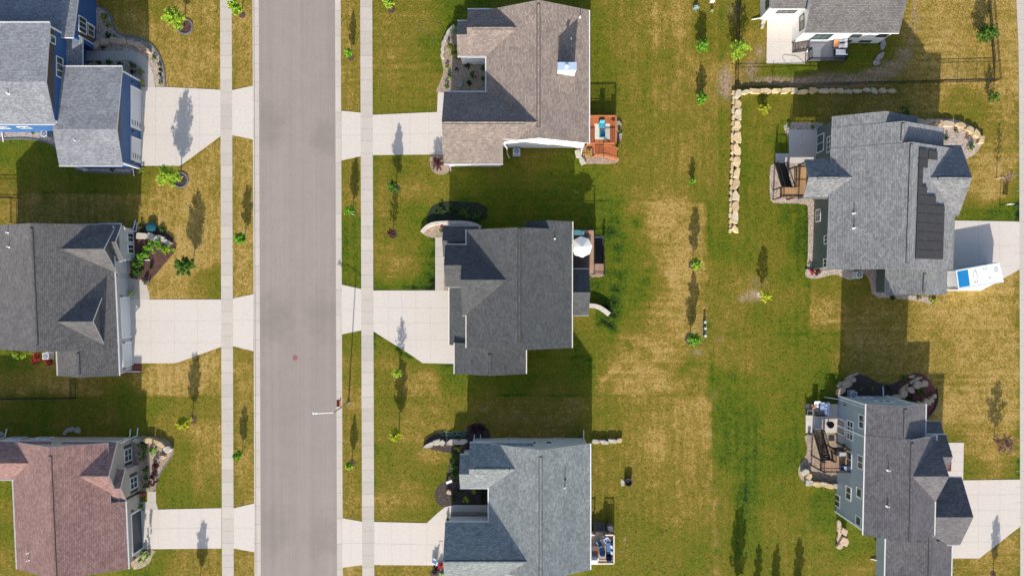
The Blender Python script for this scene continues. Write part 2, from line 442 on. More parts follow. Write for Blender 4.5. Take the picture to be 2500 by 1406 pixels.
# lines in the turf: points, half width px, greener, barer
LINES = [([(1450, 488), (1722, 490)], 2.2, .5, 0), ([(1150, 967), (1722, 966)], 3, .6, 0), ([(1724, 490), (1736, 966)], 6, .4, 0), ([(1738, 960), (1743, 1406)], 10, -.3, .16),
         ([(1740, 815), (2046, 818)], 3, .4, 0), ([(1975, 690), (1971, 815)], 3, .5, 0), ([(0, 968), (540, 966)], 3, .35, 0), ([(45, 472), (360, 471)], 3, .5, 0),
         ([(590, 990), (591, 1100)], 4, 0, .3), ([(596, 1000), (594, 1090)], 3, .5, 0),
         ([(2236, -20), (2222, 50), (2205, 90), (2192, 130), (2165, 165), (2120, 186), (2060, 198)], 3.2, 0, .85), ([(2255, -20), (2237, 50), (2217, 95), (2202, 140), (2174, 176), (2130, 195)], 2.8, 0, .75),
         ([(541, 0), (542, 1406)], 4, .3, 0), ([(568, 0), (570, 1406)], 4, .35, 0), ([(882, 0), (884, 1406)], 4, .25, 0), ([(911, 0), (914, 1406)], 5, .35, 0), ([(2487, 250), (2489, 1406)], 9, .6, 0),
         ([(1062, 590), (1062, 705)], 14, .4, 0), ([(913, 705), (1062, 706)], 8, .4, 0), ([(913, 812), (1000, 868), (1032, 890), (1108, 893)], 7, .5, 0), ([(541, 850), (430, 890), (320, 890)], 4, .4, 0), ([(541, 335), (440, 408)], 4, .3, 0),
         ([(1500, 560), (1520, 640), (1500, 760)], 22, .45, 0), ([(1555, 540), (1590, 640), (1580, 720)], 16, .55, 0), ([(1640, 560), (1590, 620)], 8, .35, 0), ([(1480, 780), (1560, 870)], 8, .5, 0), ([(1560, 860), (1640, 910), (1700, 900)], 14, .5, 0), ([(1690, 760), (1690, 930)], 14, .3, 0), ([(1450, 940), (1560, 860)], 10, -.4, 0), ([(1540, 560), (1660, 700)], 10, -.4, 0),
         ([(1846, 240), (1850, 480)], 3, -.35, .05), ([(1832, 330), (1832, 500)], 2.5, -.3, 0), ([(1830, 580), (1835, 690)], 8, .3, 0), ([(1800, 1000), (1815, 1230)], 24, .12, 0), ([(1868, 1000), (1870, 1180)], 10, -.16, 0),
         ([(1560, 980), (1564, 1130)], 9, -.16, 0), ([(1600, 1010), (1606, 1190)], 10, -.16, 0), ([(1650, 980), (1655, 1400)], 6, -.25, 0), ([(1690, 980), (1692, 1180)], 9, -.16, 0), ([(1520, 980), (1524, 1100)], 8, -.2, 0),
         ([(1545, 20), (1548, 250)], 6, -.25, 0), ([(1600, 10), (1606, 240)], 8, -.3, 0), ([(1650, 10), (1652, 200)], 8, -.25, 0), ([(1575, 30), (1578, 300)], 6, .3, 0), ([(1760, 20), (1768, 460)], 8, .3, 0)]
def lawn_values(px, py):
    """greenness and bare soil at pixel positions (arrays)"""
    wob = np.random.default_rng(3)
    wx = np.zeros(len(px)); wy = np.zeros(len(px))
    for k in range(14):
        f = wob.uniform(.01, .06); a = wob.uniform(0, 6.28); ph = wob.uniform(0, 6.28)
        t = np.sin((px * math.cos(a) + py * math.sin(a)) * f + ph) * (0.09 / f)
        wx += t * math.cos(a + 1.2); wy += t * math.sin(a + 1.2)
    rg = region(px, py); rp = region(lp[:, 0], lp[:, 1])
    lift = {0: -.04, 1: .02, 2: .1, 6: .05}
    px2 = px + wx * .5; py2 = py + wy * .5
    num = np.zeros(len(px)); den = np.zeros(len(px)) + 1e-9
    for (x, y, g), r in zip(lp, rp):
        d2 = (px2 - x) ** 2 + (py2 - y) ** 2
        w = np.exp(-d2 / (2 * 20.0 ** 2)) + 2e-3 / (1 + d2 / 700.0) ** 1.6
        w = np.where(rg == r, w, w * .14)
        g = (g - .5) * (1.3 if r == 1 else 1.08) + .5
        if x > 880: g += lift.get(int(r), 0)
        num += w * g; den += w
    g = num / den
    b = np.zeros(len(px))
    for x, y, v, rx, ry in bp:
        b = np.maximum(b, v * np.exp(-(((px2 - x) / rx) ** 2 + ((py2 - y) / ry) ** 2) / 1.6))
    for pts, hw, dg, db in LINES:
        d = np.full(len(px), 1e9)
        for (x0, y0), (x1, y1) in zip(pts[:-1], pts[1:]):
            vx, vy = x1 - x0, y1 - y0
            t = np.clip(((px2 - x0) * vx + (py2 - y0) * vy) / (vx * vx + vy * vy), 0, 1)
            d = np.minimum(d, np.hypot(px2 - x0 - t * vx, py2 - y0 - t * vy))
        w = np.exp(-(d / hw) ** 2) * np.clip(.55 + .35 * np.sin(px * .11 + py * .07) + .35 * np.sin(py * .19 - px * .05), 0, 1)
        g = g + w * dg
        b = np.maximum(b, w * db)
    return g, b

TILT = 0.0036
def tx(px, py): return px + TILT * (py - CY)

KL, KR = 619.0, 834.5        # backs of the kerbs
def make_ground():
    xs = sorted(set(list(np.arange(-180, 2700, 5.0)) + [KL, KL + 0.02, KR - 0.02, KR]))
    xs = [x for x in xs if not (KL + 1 < x < KR - 1)]
    far = [-40000, -8000, -2000, -700]
    xs = far + xs + [3400, 5000, 11000, 40000]
    ys = [-40000, -8000, -2000, -700] + list(np.arange(-160, 1580, 5.0)) + [2200, 3600, 9000, 40000]
    X, Y = np.meshgrid(np.array(xs), np.array(ys))
    Xt = X + TILT * np.clip(Y - CY, -2000, 2000)
    Z = np.where((X > KL) & (X < KR), -0.16, 0.0)
    V = np.stack([(Xt - CX) * S, -(Y - CY) * S, Z], -1).reshape(-1, 3)
    ny, nx = X.shape
    i = np.arange(nx - 1); j = np.arange(ny - 1)
    I, J = np.meshgrid(i, j)
    a = (J * nx + I).ravel()
    F = np.stack([a + nx, a + nx + 1, a + 1, a], -1)
    me = bpy.data.meshes.new('lawn')
    me.from_pydata(V.tolist(), [], F.tolist())
    g, b = lawn_values(np.clip(Xt.ravel(), -100, 2600), np.clip(Y.ravel(), -100, 1500))
    at = me.color_attributes.new('lawn', 'FLOAT_COLOR', 'POINT')
    pyv = Y.ravel(); pxv = Xt.ravel()
    along = np.where(((pxv > 1440) & (pxv < 1790) & (pyv < 480)) | ((pxv > 1440) & (pyv > 960) & (pxv < 2000)) | ((pxv > 1738) & (pxv < 1990)) | ((pxv < 880)), 1.0, 0.0)
    C = np.stack([g, b, along, np.ones_like(g)], -1).astype(np.float32)
    at.data.foreach_set('color', C.ravel())
    me.materials.append(M_LAWN)
    o = bpy.data.objects.new('lawn', me)
    COL.objects.link(o)
    return tag(o, kind='structure')

def lawn_build(nt, N, L, B):
    p = wpos(N)
    at = N.new('ShaderNodeAttribute'); at.attribute_name = 'lawn'
    sp = N.new('ShaderNodeSeparateColor'); L.new(at.outputs['Color'], sp.inputs[0])
    g, bare, al = sp.outputs[0], sp.outputs[1], sp.outputs[2]
    n0 = nz(N, L, 0.16, 5, 0.6, p, 0.6)
    n1 = nz(N, L, 0.75, 6, 0.7, p, 0.5)
    n2 = nz(N, L, 2.4, 5, 0.75, p, 0.4)
    n3 = nz(N, L, 5.5, 4, 0.75, p)
    sv = nz(N, L, 1.0, 4, 0.6, mapping(N, L, p, (1.5, 0.035, 1)))
    sh = nz(N, L, 1.0, 4, 0.6, mapping(N, L, p, (0.035, 1.5, 1)))
    m = N.new('ShaderNodeMix'); m.data_type = 'FLOAT'
    L.new(al, m.inputs[0]); L.new(sh, m.inputs[2]); L.new(sv, m.inputs[3])
    st = m.outputs[0]
    def sharp(n, lo, hi):
        return ramp(N, L, n, [(lo, (0, 0, 0, 1)), (hi, (1, 1, 1, 1))])
    def add(a, n, k): return math_(N, L, 'ADD', a, math_(N, L, 'MULTIPLY', math_(N, L, 'SUBTRACT', n, 0.5), k))
    v = add(g, n0, 0.5)
    v = add(v, n1, 1.05)
    v = add(v, sharp(n2, .34, .66), 0.4)
    v = add(v, sharp(n3, .36, .64), 0.42)
    v = add(v, st, 0.55)
    # mower passes, a swath about a metre wide
    sx = N.new('ShaderNodeSeparateXYZ'); L.new(p, sx.inputs[0])
    mc = N.new('ShaderNodeMix'); mc.data_type = 'FLOAT'
    L.new(al, mc.inputs[0]); L.new(sx.outputs[1], mc.inputs[2]); L.new(sx.outputs[0], mc.inputs[3])
    ph = math_(N, L, 'ADD', math_(N, L, 'MULTIPLY', mc.outputs[0], 5.6), math_(N, L, 'MULTIPLY', n0, 16.0))
    mow = math_(N, L, 'MULTIPLY', math_(N, L, 'SINE', ph), sharp(nz(N, L, 0.09, 3, .5, p), .42, .62))
    v = math_(N, L, 'ADD', v, math_(N, L, 'MULTIPLY', mow, 0.06))
    col = ramp(N, L, math_(N, L, 'MULTIPLY', math_(N, L, 'ADD', v, 0.07), 0.61, True), [
        (0.0, LG[0]), (0.13, LG[1]), (0.29, LG[2]), (0.46, LG[3]), (0.62, LG[4]), (0.8, LG[5]), (1.0, LG[6])])
    dirt = ramp(N, L, n2, [(0.3, lin(120, 98, 80)), (0.7, lin(165, 145, 122))])
    bm_ = math_(N, L, 'MULTIPLY', add(add(bare, n1, 1.3), n2, 1.0), 1.6, True)
    bm_ = math_(N, L, 'MULTIPLY', bm_, math_(N, L, 'MULTIPLY', bare, 3.0, True))
    col = mix(N, L, bm_, col, dirt)
    # pale dead blades and dark gaps between tufts
    n4 = nz(N, L, 13.0, 3, 0.8, p)
    col = mix(N, L, 1, col, ramp(N, L, n4, [(0.32, (0.5, 0.53, 0.5, 1)), (0.5, (1, 1, 1, 1)), (0.68, (1.5, 1.42, 1.3, 1))]), 'MULTIPLY')
    n5 = nz(N, L, 4.2, 4, 0.75, mapping(N, L, p, (1, 1, 1), (0, 0, .4)), 0.3)
    col = mix(N, L, 1, col, ramp(N, L, n5, [(0.34, (0.6, 0.64, 0.58, 1)), (0.5, (1, 1, 1, 1)), (0.66, (1.28, 1.24, 1.2, 1))]), 'MULTIPLY')
    L.new(col, B.inputs['Base Color'])
    B.inputs['Roughness'].default_value = 0.9
    B.inputs['Specular IOR Level'].default_value = 0.15
    h = math_(N, L, 'ADD', math_(N, L, 'MULTIPLY', n5, 1.0), math_(N, L, 'MULTIPLY', n4, 0.5))
    bump(N, L, B, h, 0.55, 0.07)
LG = [lin(212, 180, 110), lin(182, 152, 74), lin(138, 124, 46), lin(118, 117, 30), lin(97, 112, 18), lin(68, 96, 14), lin(16, 36, 14)]  # last stop darkened to put deep shade into the greenest grass
LG = [sc(c, k_) for c, k_ in zip(LG, (.55, .58, .63, .66, .66, .64, .55))]
M_LAWN = mat('lawn_grass', lawn_build)
make_ground()

# ------------------------------------------------------------------ roads, walks
def road_build(nt, N, L, B):
    p = wpos(N)
    c = (0.256, 0.219, 0.196, 1)
    n1 = nz(N, L, 0.06, 5, 0.6, p, 0.6)
    sv = nz(N, L, 1.0, 5, 0.65, mapping(N, L, p, (1.1, 0.012, 1)))
    n3 = nz(N, L, 11, 4, 0.75, p)
    n2 = nz(N, L, 0.5, 5, 0.7, p)
    col = ramp(N, L, n1, [(0.3, sc(c, 0.96)), (0.7, sc(c, 1.03))])
    for n, a in ((sv, 0.09), (n3, 0.2), (n2, 0.05)):
        col = mix(N, L, 1, col, ramp(N, L, n, [(0.28, (1 - a, 1 - a, 1 - a, 1)), (0.72, (1 + a, 1 + a, 1 + a, 1))]), 'MULTIPLY')
    # tyre-darkened turning areas at the driveways, by the place in the street
    sp = N.new('ShaderNodeSeparateXYZ'); L.new(p, sp.inputs[0])
    for (px, py, rx, ry, k) in ((660, 300, 60, 70, .86), (800, 340, 50, 60, .87), (665, 780, 60, 70, .86), (795, 770, 60, 70, .9), (665, 1290, 60, 70, .87), (790, 1310, 60, 70, .88), (700, 960, 30, 400, .97)):
        w = P(px, py)
        dx = math_(N, L, 'DIVIDE', math_(N, L, 'SUBTRACT', sp.outputs[0], w.x), rx * S)
        dy = math_(N, L, 'DIVIDE', math_(N, L, 'SUBTRACT', sp.outputs[1], w.y), ry * S)
        d2 = math_(N, L, 'ADD', math_(N, L, 'MULTIPLY', dx, dx), math_(N, L, 'MULTIPLY', dy, dy))
        d2 = math_(N, L, 'ADD', d2, math_(N, L, 'MULTIPLY', math_(N, L, 'SUBTRACT', n2, 0.5), 1.4))
        col = mix(N, L, 1, col, ramp(N, L, d2, [(0.0, (k, k, k, 1)), (1.0, (1, 1, 1, 1))]), 'MULTIPLY')
    # paving seam along the crown, sealed crack at the manhole, pale scuffs
    wob = math_(N, L, 'MULTIPLY', math_(N, L, 'SUBTRACT', nz(N, L, 0.4, 3, .6, p), .5), .12)
    for (x0, y0, x1, y1, hw, k) in ((721, -60, 723, 1480, .035, .9), (735, 873, 820, 874, .03, .88), (640, 1185, 818, 1186, .025, .95), (634, 470, 818, 471, .02, .95)):
        A_ = P(x0, y0); B_ = P(x1, y1)
        ax = 0 if abs(A_.x - B_.x) < abs(A_.y - B_.y) else 1
        dd = math_(N, L, 'ABSOLUTE', math_(N, L, 'ADD', math_(N, L, 'SUBTRACT', sp.outputs[ax], (A_.x + B_.x) / 2 if ax == 0 else (A_.y + B_.y) / 2), wob))
        m_ = math_(N, L, 'LESS_THAN', dd, hw)
        o_ = sp.outputs[1 - ax]
        lo_, hi_ = (min(A_.y, B_.y), max(A_.y, B_.y)) if ax == 0 else (min(A_.x, B_.x), max(A_.x, B_.x))
        m_ = math_(N, L, 'MULTIPLY', m_, math_(N, L, 'MULTIPLY', math_(N, L, 'GREATER_THAN', o_, lo_), math_(N, L, 'LESS_THAN', o_, hi_)))
        col = mix(N, L, math_(N, L, 'MULTIPLY', m_, 1.0), col, mix(N, L, 1, col, (k, k, k, 1), 'MULTIPLY'))
    spots = nz(N, L, 2.3, 2, .5, p)
    col = mix(N, L, 1, col, ramp(N, L, spots, [(0, (1, 1, 1, 1)), (.7, (1, 1, 1, 1)), (.78, (.82, .82, .82, 1))]), 'MULTIPLY')
    L.new(col, B.inputs['Base Color'])
    B.inputs['Roughness'].default_value = 0.88
    bump(N, L, B, n3, 0.3, 0.01)
M_ROAD = mat('asphalt', road_build)
M_CONC = concrete('driveway_concrete', (0.53, 0.482, 0.438, 1), 0.025, 0.004)
M_WALK = concrete('sidewalk_concrete', (0.45, 0.407, 0.362, 1), 0.05, 0.01)
M_GUT = concrete('gutter_concrete', (0.46, 0.42, 0.375, 1), 0.07, 0.012)
M_JOINT = plain('joint', (0.35, 0.318, 0.28, 1), 0.9, 0.1)
M_JOINTL = plain('joint_light', (0.42, 0.382, 0.345, 1), 0.9, 0.1)

def tint(o, f=None):
    me = o.data
    at = me.color_attributes.new('tint', 'FLOAT_COLOR', 'CORNER')
    i = 0
    for pl in me.polygons:
        c = (1, 1, 1, 1) if f is None else f(pl)
        for k in range(pl.loop_total):
            at.data[pl.loop_start + k].color = c
    return o

def strip(name, x0, x1, z0, z1, mats, step=None, joint=0.0, var=0.0, y0=-700, y1=2200):
    """a strip along the street, cut in panels of `step` px with joints"""
    mb = MB()
    ys = [y0, -160]
    if step:
        y = -160 + step
        while y < 1580: ys.append(y); y += step
    ys += [1580, y1]
    for a, b in zip(ys[:-1], ys[1:]):
        pts = [P(tx(x0, b), b), P(tx(x1, b), b), P(tx(x1, a), a), P(tx(x0, a), a)]
        mb.hexa([(p.x, p.y, z0) for p in pts], [(p.x, p.y, z1) for p in pts], 0)
        if joint:
            q = [P(tx(x0, a), a - joint), P(tx(x1, a), a - joint), P(tx(x1, a), a + joint), P(tx(x0, a), a + joint)]
            mb.face([(p.x, p.y, z1 + 0.004) for p in q][::-1], 1)
    o = mb.build(name, mats)
    rr = random.Random(hash(name) % 1000)
    cache = {}
    def f(pl):
        i = pl.index // (7 if joint else 6)
        if i not in cache:
            k = 1 + var * rr.choice([-1, -0.5, -0.2, 0, 0, 0.3, 0.6, 1])
            w = rr.uniform(-0.02, 0.02) if var else 0
            cache[i] = (k, k - w * 0.5, k - w, 1)
        return cache[i]
    tint(o, f)
    return tag(o, kind='structure')

strip('road', 633.5, 820, -0.3, -0.10, [M_ROAD])
strip('gutter_left', 622, 633.5, -0.3, -0.092, [M_GUT, M_JOINT], 45, 0.7, 0.06)
strip('gutter_right', 820, 832, -0.3, -0.092, [M_GUT, M_JOINT], 62, 0.7, 0.06)
strip('kerb_left', 619, 622, -0.3, 0.025, [M_GUT, M_JOINT], 45, 0.6, 0.05)
strip('kerb_right', 832, 834.5, -0.3, 0.025, [M_GUT, M_JOINT], 62, 0.6, 0.05)
strip('sidewalk_left', 540, 568.5, -0.1, 0.04, [M_WALK, M_JOINT], 29.7, 0.6, 0.07)
strip('sidewalk_right', 882, 911.5, -0.1, 0.04, [M_WALK, M_JOINT], 29.7, 0.6, 0.07)

PAVED = []
def sheet(name, poly, z, mats, kind='structure', joints=(), jw=0.8, label=None, cat=None, th=0.08):
    """flat slab traced on the ground; joints = list of pixel segments"""
    PAVED.append(poly)
    pts = [P(x, y) for x, y in poly]
    mb = MB()
    mb.prism([(p.x, p.y) for p in pts], z - th, z, 0)
    for (x0, y0, x1, y1) in joints:
        a = P(x0, y0, 0); b = P(x1, y1, 0)
        dv = (b - a).normalized(); n = Vector((-dv.y, dv.x, 0)) * (jw * S / 2)
        q = [a - n, b - n, b + n, a + n]
        mb.face([(p.x, p.y, z + 0.004) for p in q], 1)
    o = mb.build(name, mats)
    tint(o)
    if label: tag(o, label, cat)
    else: tag(o, kind=kind)
    return o

CJ = [M_CONC, M_JOINTL]
sheet('driveway', [(300, 212), (403, 213), (541, 220), (541, 331), (440, 405), (300, 405)], 0.03, CJ,
      joints=[(380, 213, 380, 405), (430, 215, 430, 405), (487, 218, 487, 368), (325, 260, 541, 260), (325, 330, 541, 330)])
sheet('driveway', [(300, 731), (541, 731), (541, 846), (430, 886), (300, 887)], 0.03, CJ,
      joints=[(368, 731, 369, 887), (425, 731, 427, 886), (482, 731, 483, 867), (314, 783, 541, 783), (316, 836, 541, 836)])
sheet('driveway', [(320, 1243), (386, 1243), (541, 1239.5), (541, 1338), (320, 1340)], 0.03, CJ,
      joints=[(387, 1243, 387, 1340), (437, 1242, 438, 1340), (489, 1241, 489, 1339), (345, 1290, 541, 1288)])
sheet('driveway', [(909, 281), (1067, 274), (1069, 226), (1083, 226), (1150, 300), (1100, 377), (909, 379)], 0.03, CJ,
      joints=[(957, 279, 957, 379), (1001, 277, 1001, 379), (1047, 275, 1047, 378), (911, 330, 1082, 325), (1067, 274, 1082, 274)])
sheet('driveway', [(909, 709), (1140, 709), (1150, 889), (1032, 886), (1000, 864), (909, 807)], 0.03, CJ,
      joints=[(948, 709, 948, 832), (981, 709, 982, 853), (1015, 709, 1016, 878), (1050, 709, 1051, 888), (911, 750, 1098, 752), (911, 787, 1098, 789), (975, 828, 1100, 830)])
sheet('driveway', [(909, 1273), (1042, 1276), (1150, 1276), (1150, 1380), (909, 1378)], 0.03, CJ,
      joints=[(956, 1275, 957, 1379), (1003, 1276, 1003, 1379), (1042, 1276, 1042, 1379), (911, 1326, 1086, 1330)])
sheet('driveway', [(2290, 538), (2492, 541), (2492, 656), (2395, 710), (2290, 710)], 0.03, CJ,
      joints=[(2389, 538, 2387, 710), (2440, 540, 2440, 684), (2330, 599, 2490, 601), (2330, 652, 2490, 648)])
sheet('driveway', [(2260, 1173), (2492, 1170), (2492, 1283), (2391, 1362), (2260, 1362)], 0.03, CJ,
      joints=[(2389, 1171, 2388, 1360), (2441, 1171, 2441, 1320), (2350, 1208, 2489, 1206), (2360, 1246, 2489, 1244), (2360, 1283, 2489, 1283), (2345, 1322, 2440, 1322)])
AP = [M_CONC, M_JOINTL]
sheet('driveway_apron', [(566, 221), (617.5, 210), (617.8, 341), (566, 330)], 0.028, AP)
sheet('driveway_apron', [(566, 729), (619, 718), (619, 857), (566, 844)], 0.028, AP, joints=[(568, 781, 619, 781)])
sheet('driveway_apron', [(566, 1241), (621, 1228), (621, 1347), (566, 1337)], 0.028, AP, joints=[(568, 1288, 621, 1288)])
sheet('driveway_apron', [(833.5, 271), (884, 276), (884, 381), (833.7, 392)], 0.028, AP, joints=[(834, 331, 884, 331)])
sheet('driveway_apron', [(834.7, 695), (884, 706), (884, 806), (835, 816)], 0.028, AP, joints=[(834, 757, 884, 757)])
sheet('driveway_apron', [(836, 1264), (886, 1273), (886, 1378), (836, 1385)], 0.028, AP, joints=[(834, 1325, 884, 1325), (857, 1268, 857, 1382)])
sheet('street_pavement', [(2470, -200), (2478, -60), (2483, 40), (2486, 110), (2487.5, 200), (2489, 700), (2491, 1600), (2700, 1600), (2700, -200)], 0.035,
      [M_WALK, M_JOINT], joints=[(2480, y, 2600, y) for y in range(10, 1400, 38)], jw=0.7)
WK = [M_WALK, M_JOINT]
sheet('front_walk', [(205, 124), (322, 124), (345, 131), (362, 150), (374, 180), (379, 212.5), (355, 212.5), (352, 185), (343, 166), (330, 154), (318, 149), (205, 149)], 0.026, WK,
      joints=[(280, 124, 280, 149), (350, 160, 370, 166)])
sheet('front_walk', [(300, 672), (322, 680), (345, 683), (358, 695), (364, 715), (366, 731), (300, 731)], 0.026, WK, joints=[(340, 713, 363, 713)])
sheet('front_walk', [(330, 1225), (360, 1224), (360, 1199), (381, 1199), (381, 1225), (386, 1243), (330, 1243)], 0.026, WK, joints=[(360, 1226, 381, 1226)])
sheet('front_walk', [(1062.5, 580), (1083.5, 580), (1084, 709), (1062.5, 709)], 0.026, WK, joints=[(1062, y, 1084, y) for y in (607, 627, 648, 662, 690)])
sheet('front_walk', [(1230, 1232), (1110, 1232), (1087, 1237), (1070, 1250), (1042, 1276), (1230, 1276)], 0.026, CJ, joints=[(1132, 1232, 1132, 1258), (1155, 1232, 1155, 1258), (1178, 1232, 1178, 1258), (1070, 1250, 1095, 1276)])
sheet('front_walk', [(2290, 1080), (2353, 1080), (2351, 1171), (2290, 1172)], 0.026, CJ, joints=[(2322, 1104, 2352, 1104), (2322, 1127, 2352, 1127), (2322, 1149, 2352, 1149)])
sheet('patio', [(1873, 46), (1990, 46), (1990, 108), (1965, 156), (1871, 156)], 0.03, CJ, joints=[(1904, 46, 1904, 156), (1871, 103, 1945, 103), (1939, 103, 1939, 155)])
sheet('patio', [(1925, 317), (2000, 317), (2000, 398), (1893, 398), (1893, 375), (1926, 375)], 0.03, CJ, joints=[(1959, 317, 1959, 398), (1925, 355, 1995, 355)])
sheet('patio', [(1967, 986), (2045, 986), (2045, 1056), (1967, 1056)], 0.03, CJ, joints=[(1999, 986, 1999, 1056), (1967, 1024, 2040, 1024)])
sheet('concrete_pad', [(1452, 577), (1474, 577), (1474, 600), (1452, 600)], 0.03, CJ)

# ------------------------------------------------------------------ planting beds
M_GRAV = pebbles('river_gravel', [lin(150, 128, 118), lin(205, 185, 170), lin(170, 150, 140), lin(225, 210, 195), lin(120, 108, 104)], 12)
M_GRAVD = pebbles('washed_gravel', [lin(160, 140, 120), lin(190, 172, 150), lin(140, 118, 105), lin(205, 185, 165)], 14)
M_MULCH = pebbles('bark_mulch', [lin(70, 42, 38), lin(105, 66, 60), lin(55, 34, 32), lin(120, 84, 76)], 11)
M_MULCHD = pebbles('dark_mulch', [lin(48, 38, 36), lin(80, 66, 62), lin(40, 32, 32), lin(95, 80, 74)], 11)
M_MULCHR = pebbles('red_mulch', [lin(110, 50, 45), lin(140, 72, 64), lin(80, 38, 36), lin(150, 90, 80)], 11)
M_EDGE = plain('edging_grey', (0.13, 0.13, 0.14, 1), 0.8, 0.15)

def smooth_poly(poly, n=2):
    for _ in range(n):
        q = []
        for i in range(len(poly)):
            a = poly[i]; b = poly[(i + 1) % len(poly)]
            q += [(a[0] * .75 + b[0] * .25, a[1] * .75 + b[1] * .25), (a[0] * .25 + b[0] * .75, a[1] * .25 + b[1] * .75)]
        poly = q
    return poly

def smooth_line(l, n=2):
    for _ in range(n):
        q = [l[0]]
        for a, b in zip(l[:-1], l[1:]):
            q += [(a[0] * .75 + b[0] * .25, a[1] * .75 + b[1] * .25), (a[0] * .25 + b[0] * .75, a[1] * .25 + b[1] * .75)]
        q.append(l[-1]); l = q
    return l

ZB = [0.010]
def bed(name, poly, m, sm=1):
    ZB[0] += 0.0006
    return sheet(name, smooth_poly(poly, sm) if sm else poly, ZB[0], [m], kind='stuff', th=0.05)

def edging(line, label, w=3.0, h=0.10, m=None, sm=2):
    line = smooth_line(line, sm)
    mb = MB()
    L_ = []; R_ = []
    for i, (x, y) in enumerate(line):
        a = line[max(0, i - 1)]; b = line[min(len(line) - 1, i + 1)]
        dx, dy = b[0] - a[0], b[1] - a[1]; l = math.hypot(dx, dy) or 1
        nx, ny = -dy / l * w / 2, dx / l * w / 2
        L_.append(P(x + nx, y + ny)); R_.append(P(x - nx, y - ny))
    for i in range(len(line) - 1):
        for z, (A, B_) in ((h, (L_, R_)),):
            mb.face([(A[i].x, A[i].y, h), (A[i + 1].x, A[i + 1].y, h), (B_[i + 1].x, B_[i + 1].y, h), (B_[i].x, B_[i].y, h)])
        mb.face([(L_[i].x, L_[i].y, 0), (L_[i + 1].x, L_[i + 1].y, 0), (L_[i + 1].x, L_[i + 1].y, h), (L_[i].x, L_[i].y, h)])
        mb.face([(R_[i + 1].x, R_[i + 1].y, 0), (R_[i].x, R_[i].y, 0), (R_[i].x, R_[i].y, h), (R_[i + 1].x, R_[i + 1].y, h)])
    o = mb.build('garden_edging', m or M_EDGE)
    return tag(o, label, 'edging')

bed('gravel_bed', [(200, 10), (250, 18), (272, 38), (278, 72), (292, 86), (335, 92), (365, 104), (388, 132), (402, 168), (406, 212), (377, 212), (372, 172), (352, 138), (330, 123), (200, 123)], M_GRAV)
bed('gravel_bed', [(205, 148), (318, 150), (340, 160), (352, 185), (356, 213), (290, 213), (205, 200)], M_GRAV)
edging([(215, 15), (250, 18), (272, 38), (276, 68), (292, 86), (335, 92), (365, 104), (388, 132), (401, 168), (404, 212)], 'curved dark grey edging around the gravel front bed of the blue house', 4)
bed('gravel_bed', [(-60, 316), (125, 316), (150, 370), (120, 348), (90, 340), (50, 336), (-60, 342)], M_GRAV)
edging([(-40, 344), (50, 338), (92, 342), (122, 350), (140, 364)], 'grey edging below the gravel strip with the air conditioner, blue house', 3)
bed('gravel_bed', [(175, 400), (316, 400), (328, 412), (322, 424), (285, 423), (225, 420), (188, 416)], M_GRAV)
edging([(176, 404), (190, 417), (230, 421), (290, 424), (318, 424), (327, 414)], 'dark curved edging south of the blue house garage', 3)
bed('mulch_bed', [(310, 545), (376, 550), (402, 565), (422, 580), (432, 597), (428, 612), (412, 632), (393, 655), (372, 680), (352, 694), (310, 676)], M_MULCH)
bed('mulch_bed', [(300, 704), (330, 702), (339, 712), (340, 724), (332, 731), (300, 731)], M_MULCH)
bed('mulch_bed', [(280, 885), (345, 888), (350, 902), (330, 912), (280, 915)], M_MULCHR)
bed('gravel_bed', [(320, 1064), (356, 1064), (398, 1068), (418, 1080), (428, 1103), (408, 1130), (391, 1155), (381, 1180), (380, 1199), (320, 1199)], M_GRAVD)
bed('gravel_bed', [(320, 1225), (358, 1226), (358, 1242), (320, 1242)], M_GRAVD, 0)
bed('gravel_bed', [(320, 1341), (384, 1341), (372, 1354), (367, 1372), (352, 1384), (320, 1392)], M_GRAVD)
edging([(418, 1080), (426, 1103), (408, 1130), (391, 1155), (382, 1180), (380, 1199)], 'thin edging along the curved gravel bed of the red brown house', 2, 0.06)
bed('gravel_bed', [(1060, 232), (1075, 200), (1084, 175), (1078, 150), (1076, 120), (1080, 95), (1098, 66), (1130, 64), (1130, 130), (1230, 130), (1230, 232)], M_GRAVD)
bed('gravel_bed', [(1049, 376), (1100, 378), (1103, 412), (1086, 427), (1066, 427), (1050, 412)], M_GRAVD)
bed('gravel_bed', [(1400, 363), (1437, 352), (1460, 384), (1514, 384), (1508, 398), (1485, 401), (1440, 400), (1418, 402)], M_GRAVD)
bed('gravel_bed', [(1506, 285), (1515, 297), (1516, 350), (1506, 358)], M_GRAVD)
bed('gravel_bed', [(1027, 566), (1050, 546), (1090, 542), (1175, 543), (1175, 575), (1083, 582), (1060, 581), (1040, 577)], M_GRAVD)
bed('gravel_bed', [(1083, 600), (1100, 600), (1100, 709), (1084, 709)], M_GRAVD, 0)
bed('gravel_bed', [(1440, 640), (1474, 640), (1476, 672), (1468, 677), (1436, 677)], M_GRAVD)
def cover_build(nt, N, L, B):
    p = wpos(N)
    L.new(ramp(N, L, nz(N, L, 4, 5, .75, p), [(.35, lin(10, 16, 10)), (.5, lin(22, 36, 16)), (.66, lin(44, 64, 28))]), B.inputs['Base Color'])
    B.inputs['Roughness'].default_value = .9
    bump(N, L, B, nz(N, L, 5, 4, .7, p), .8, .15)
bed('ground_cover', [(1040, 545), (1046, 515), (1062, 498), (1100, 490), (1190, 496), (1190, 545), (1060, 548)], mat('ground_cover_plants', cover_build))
bed('dark_mulch_bed', [(1030, 1092), (1050, 1062), (1090, 1055), (1140, 1055), (1140, 1040), (1165, 1030), (1190, 1040), (1200, 1075), (1160, 1110), (1120, 1110), (1060, 1098)], M_MULCHD)
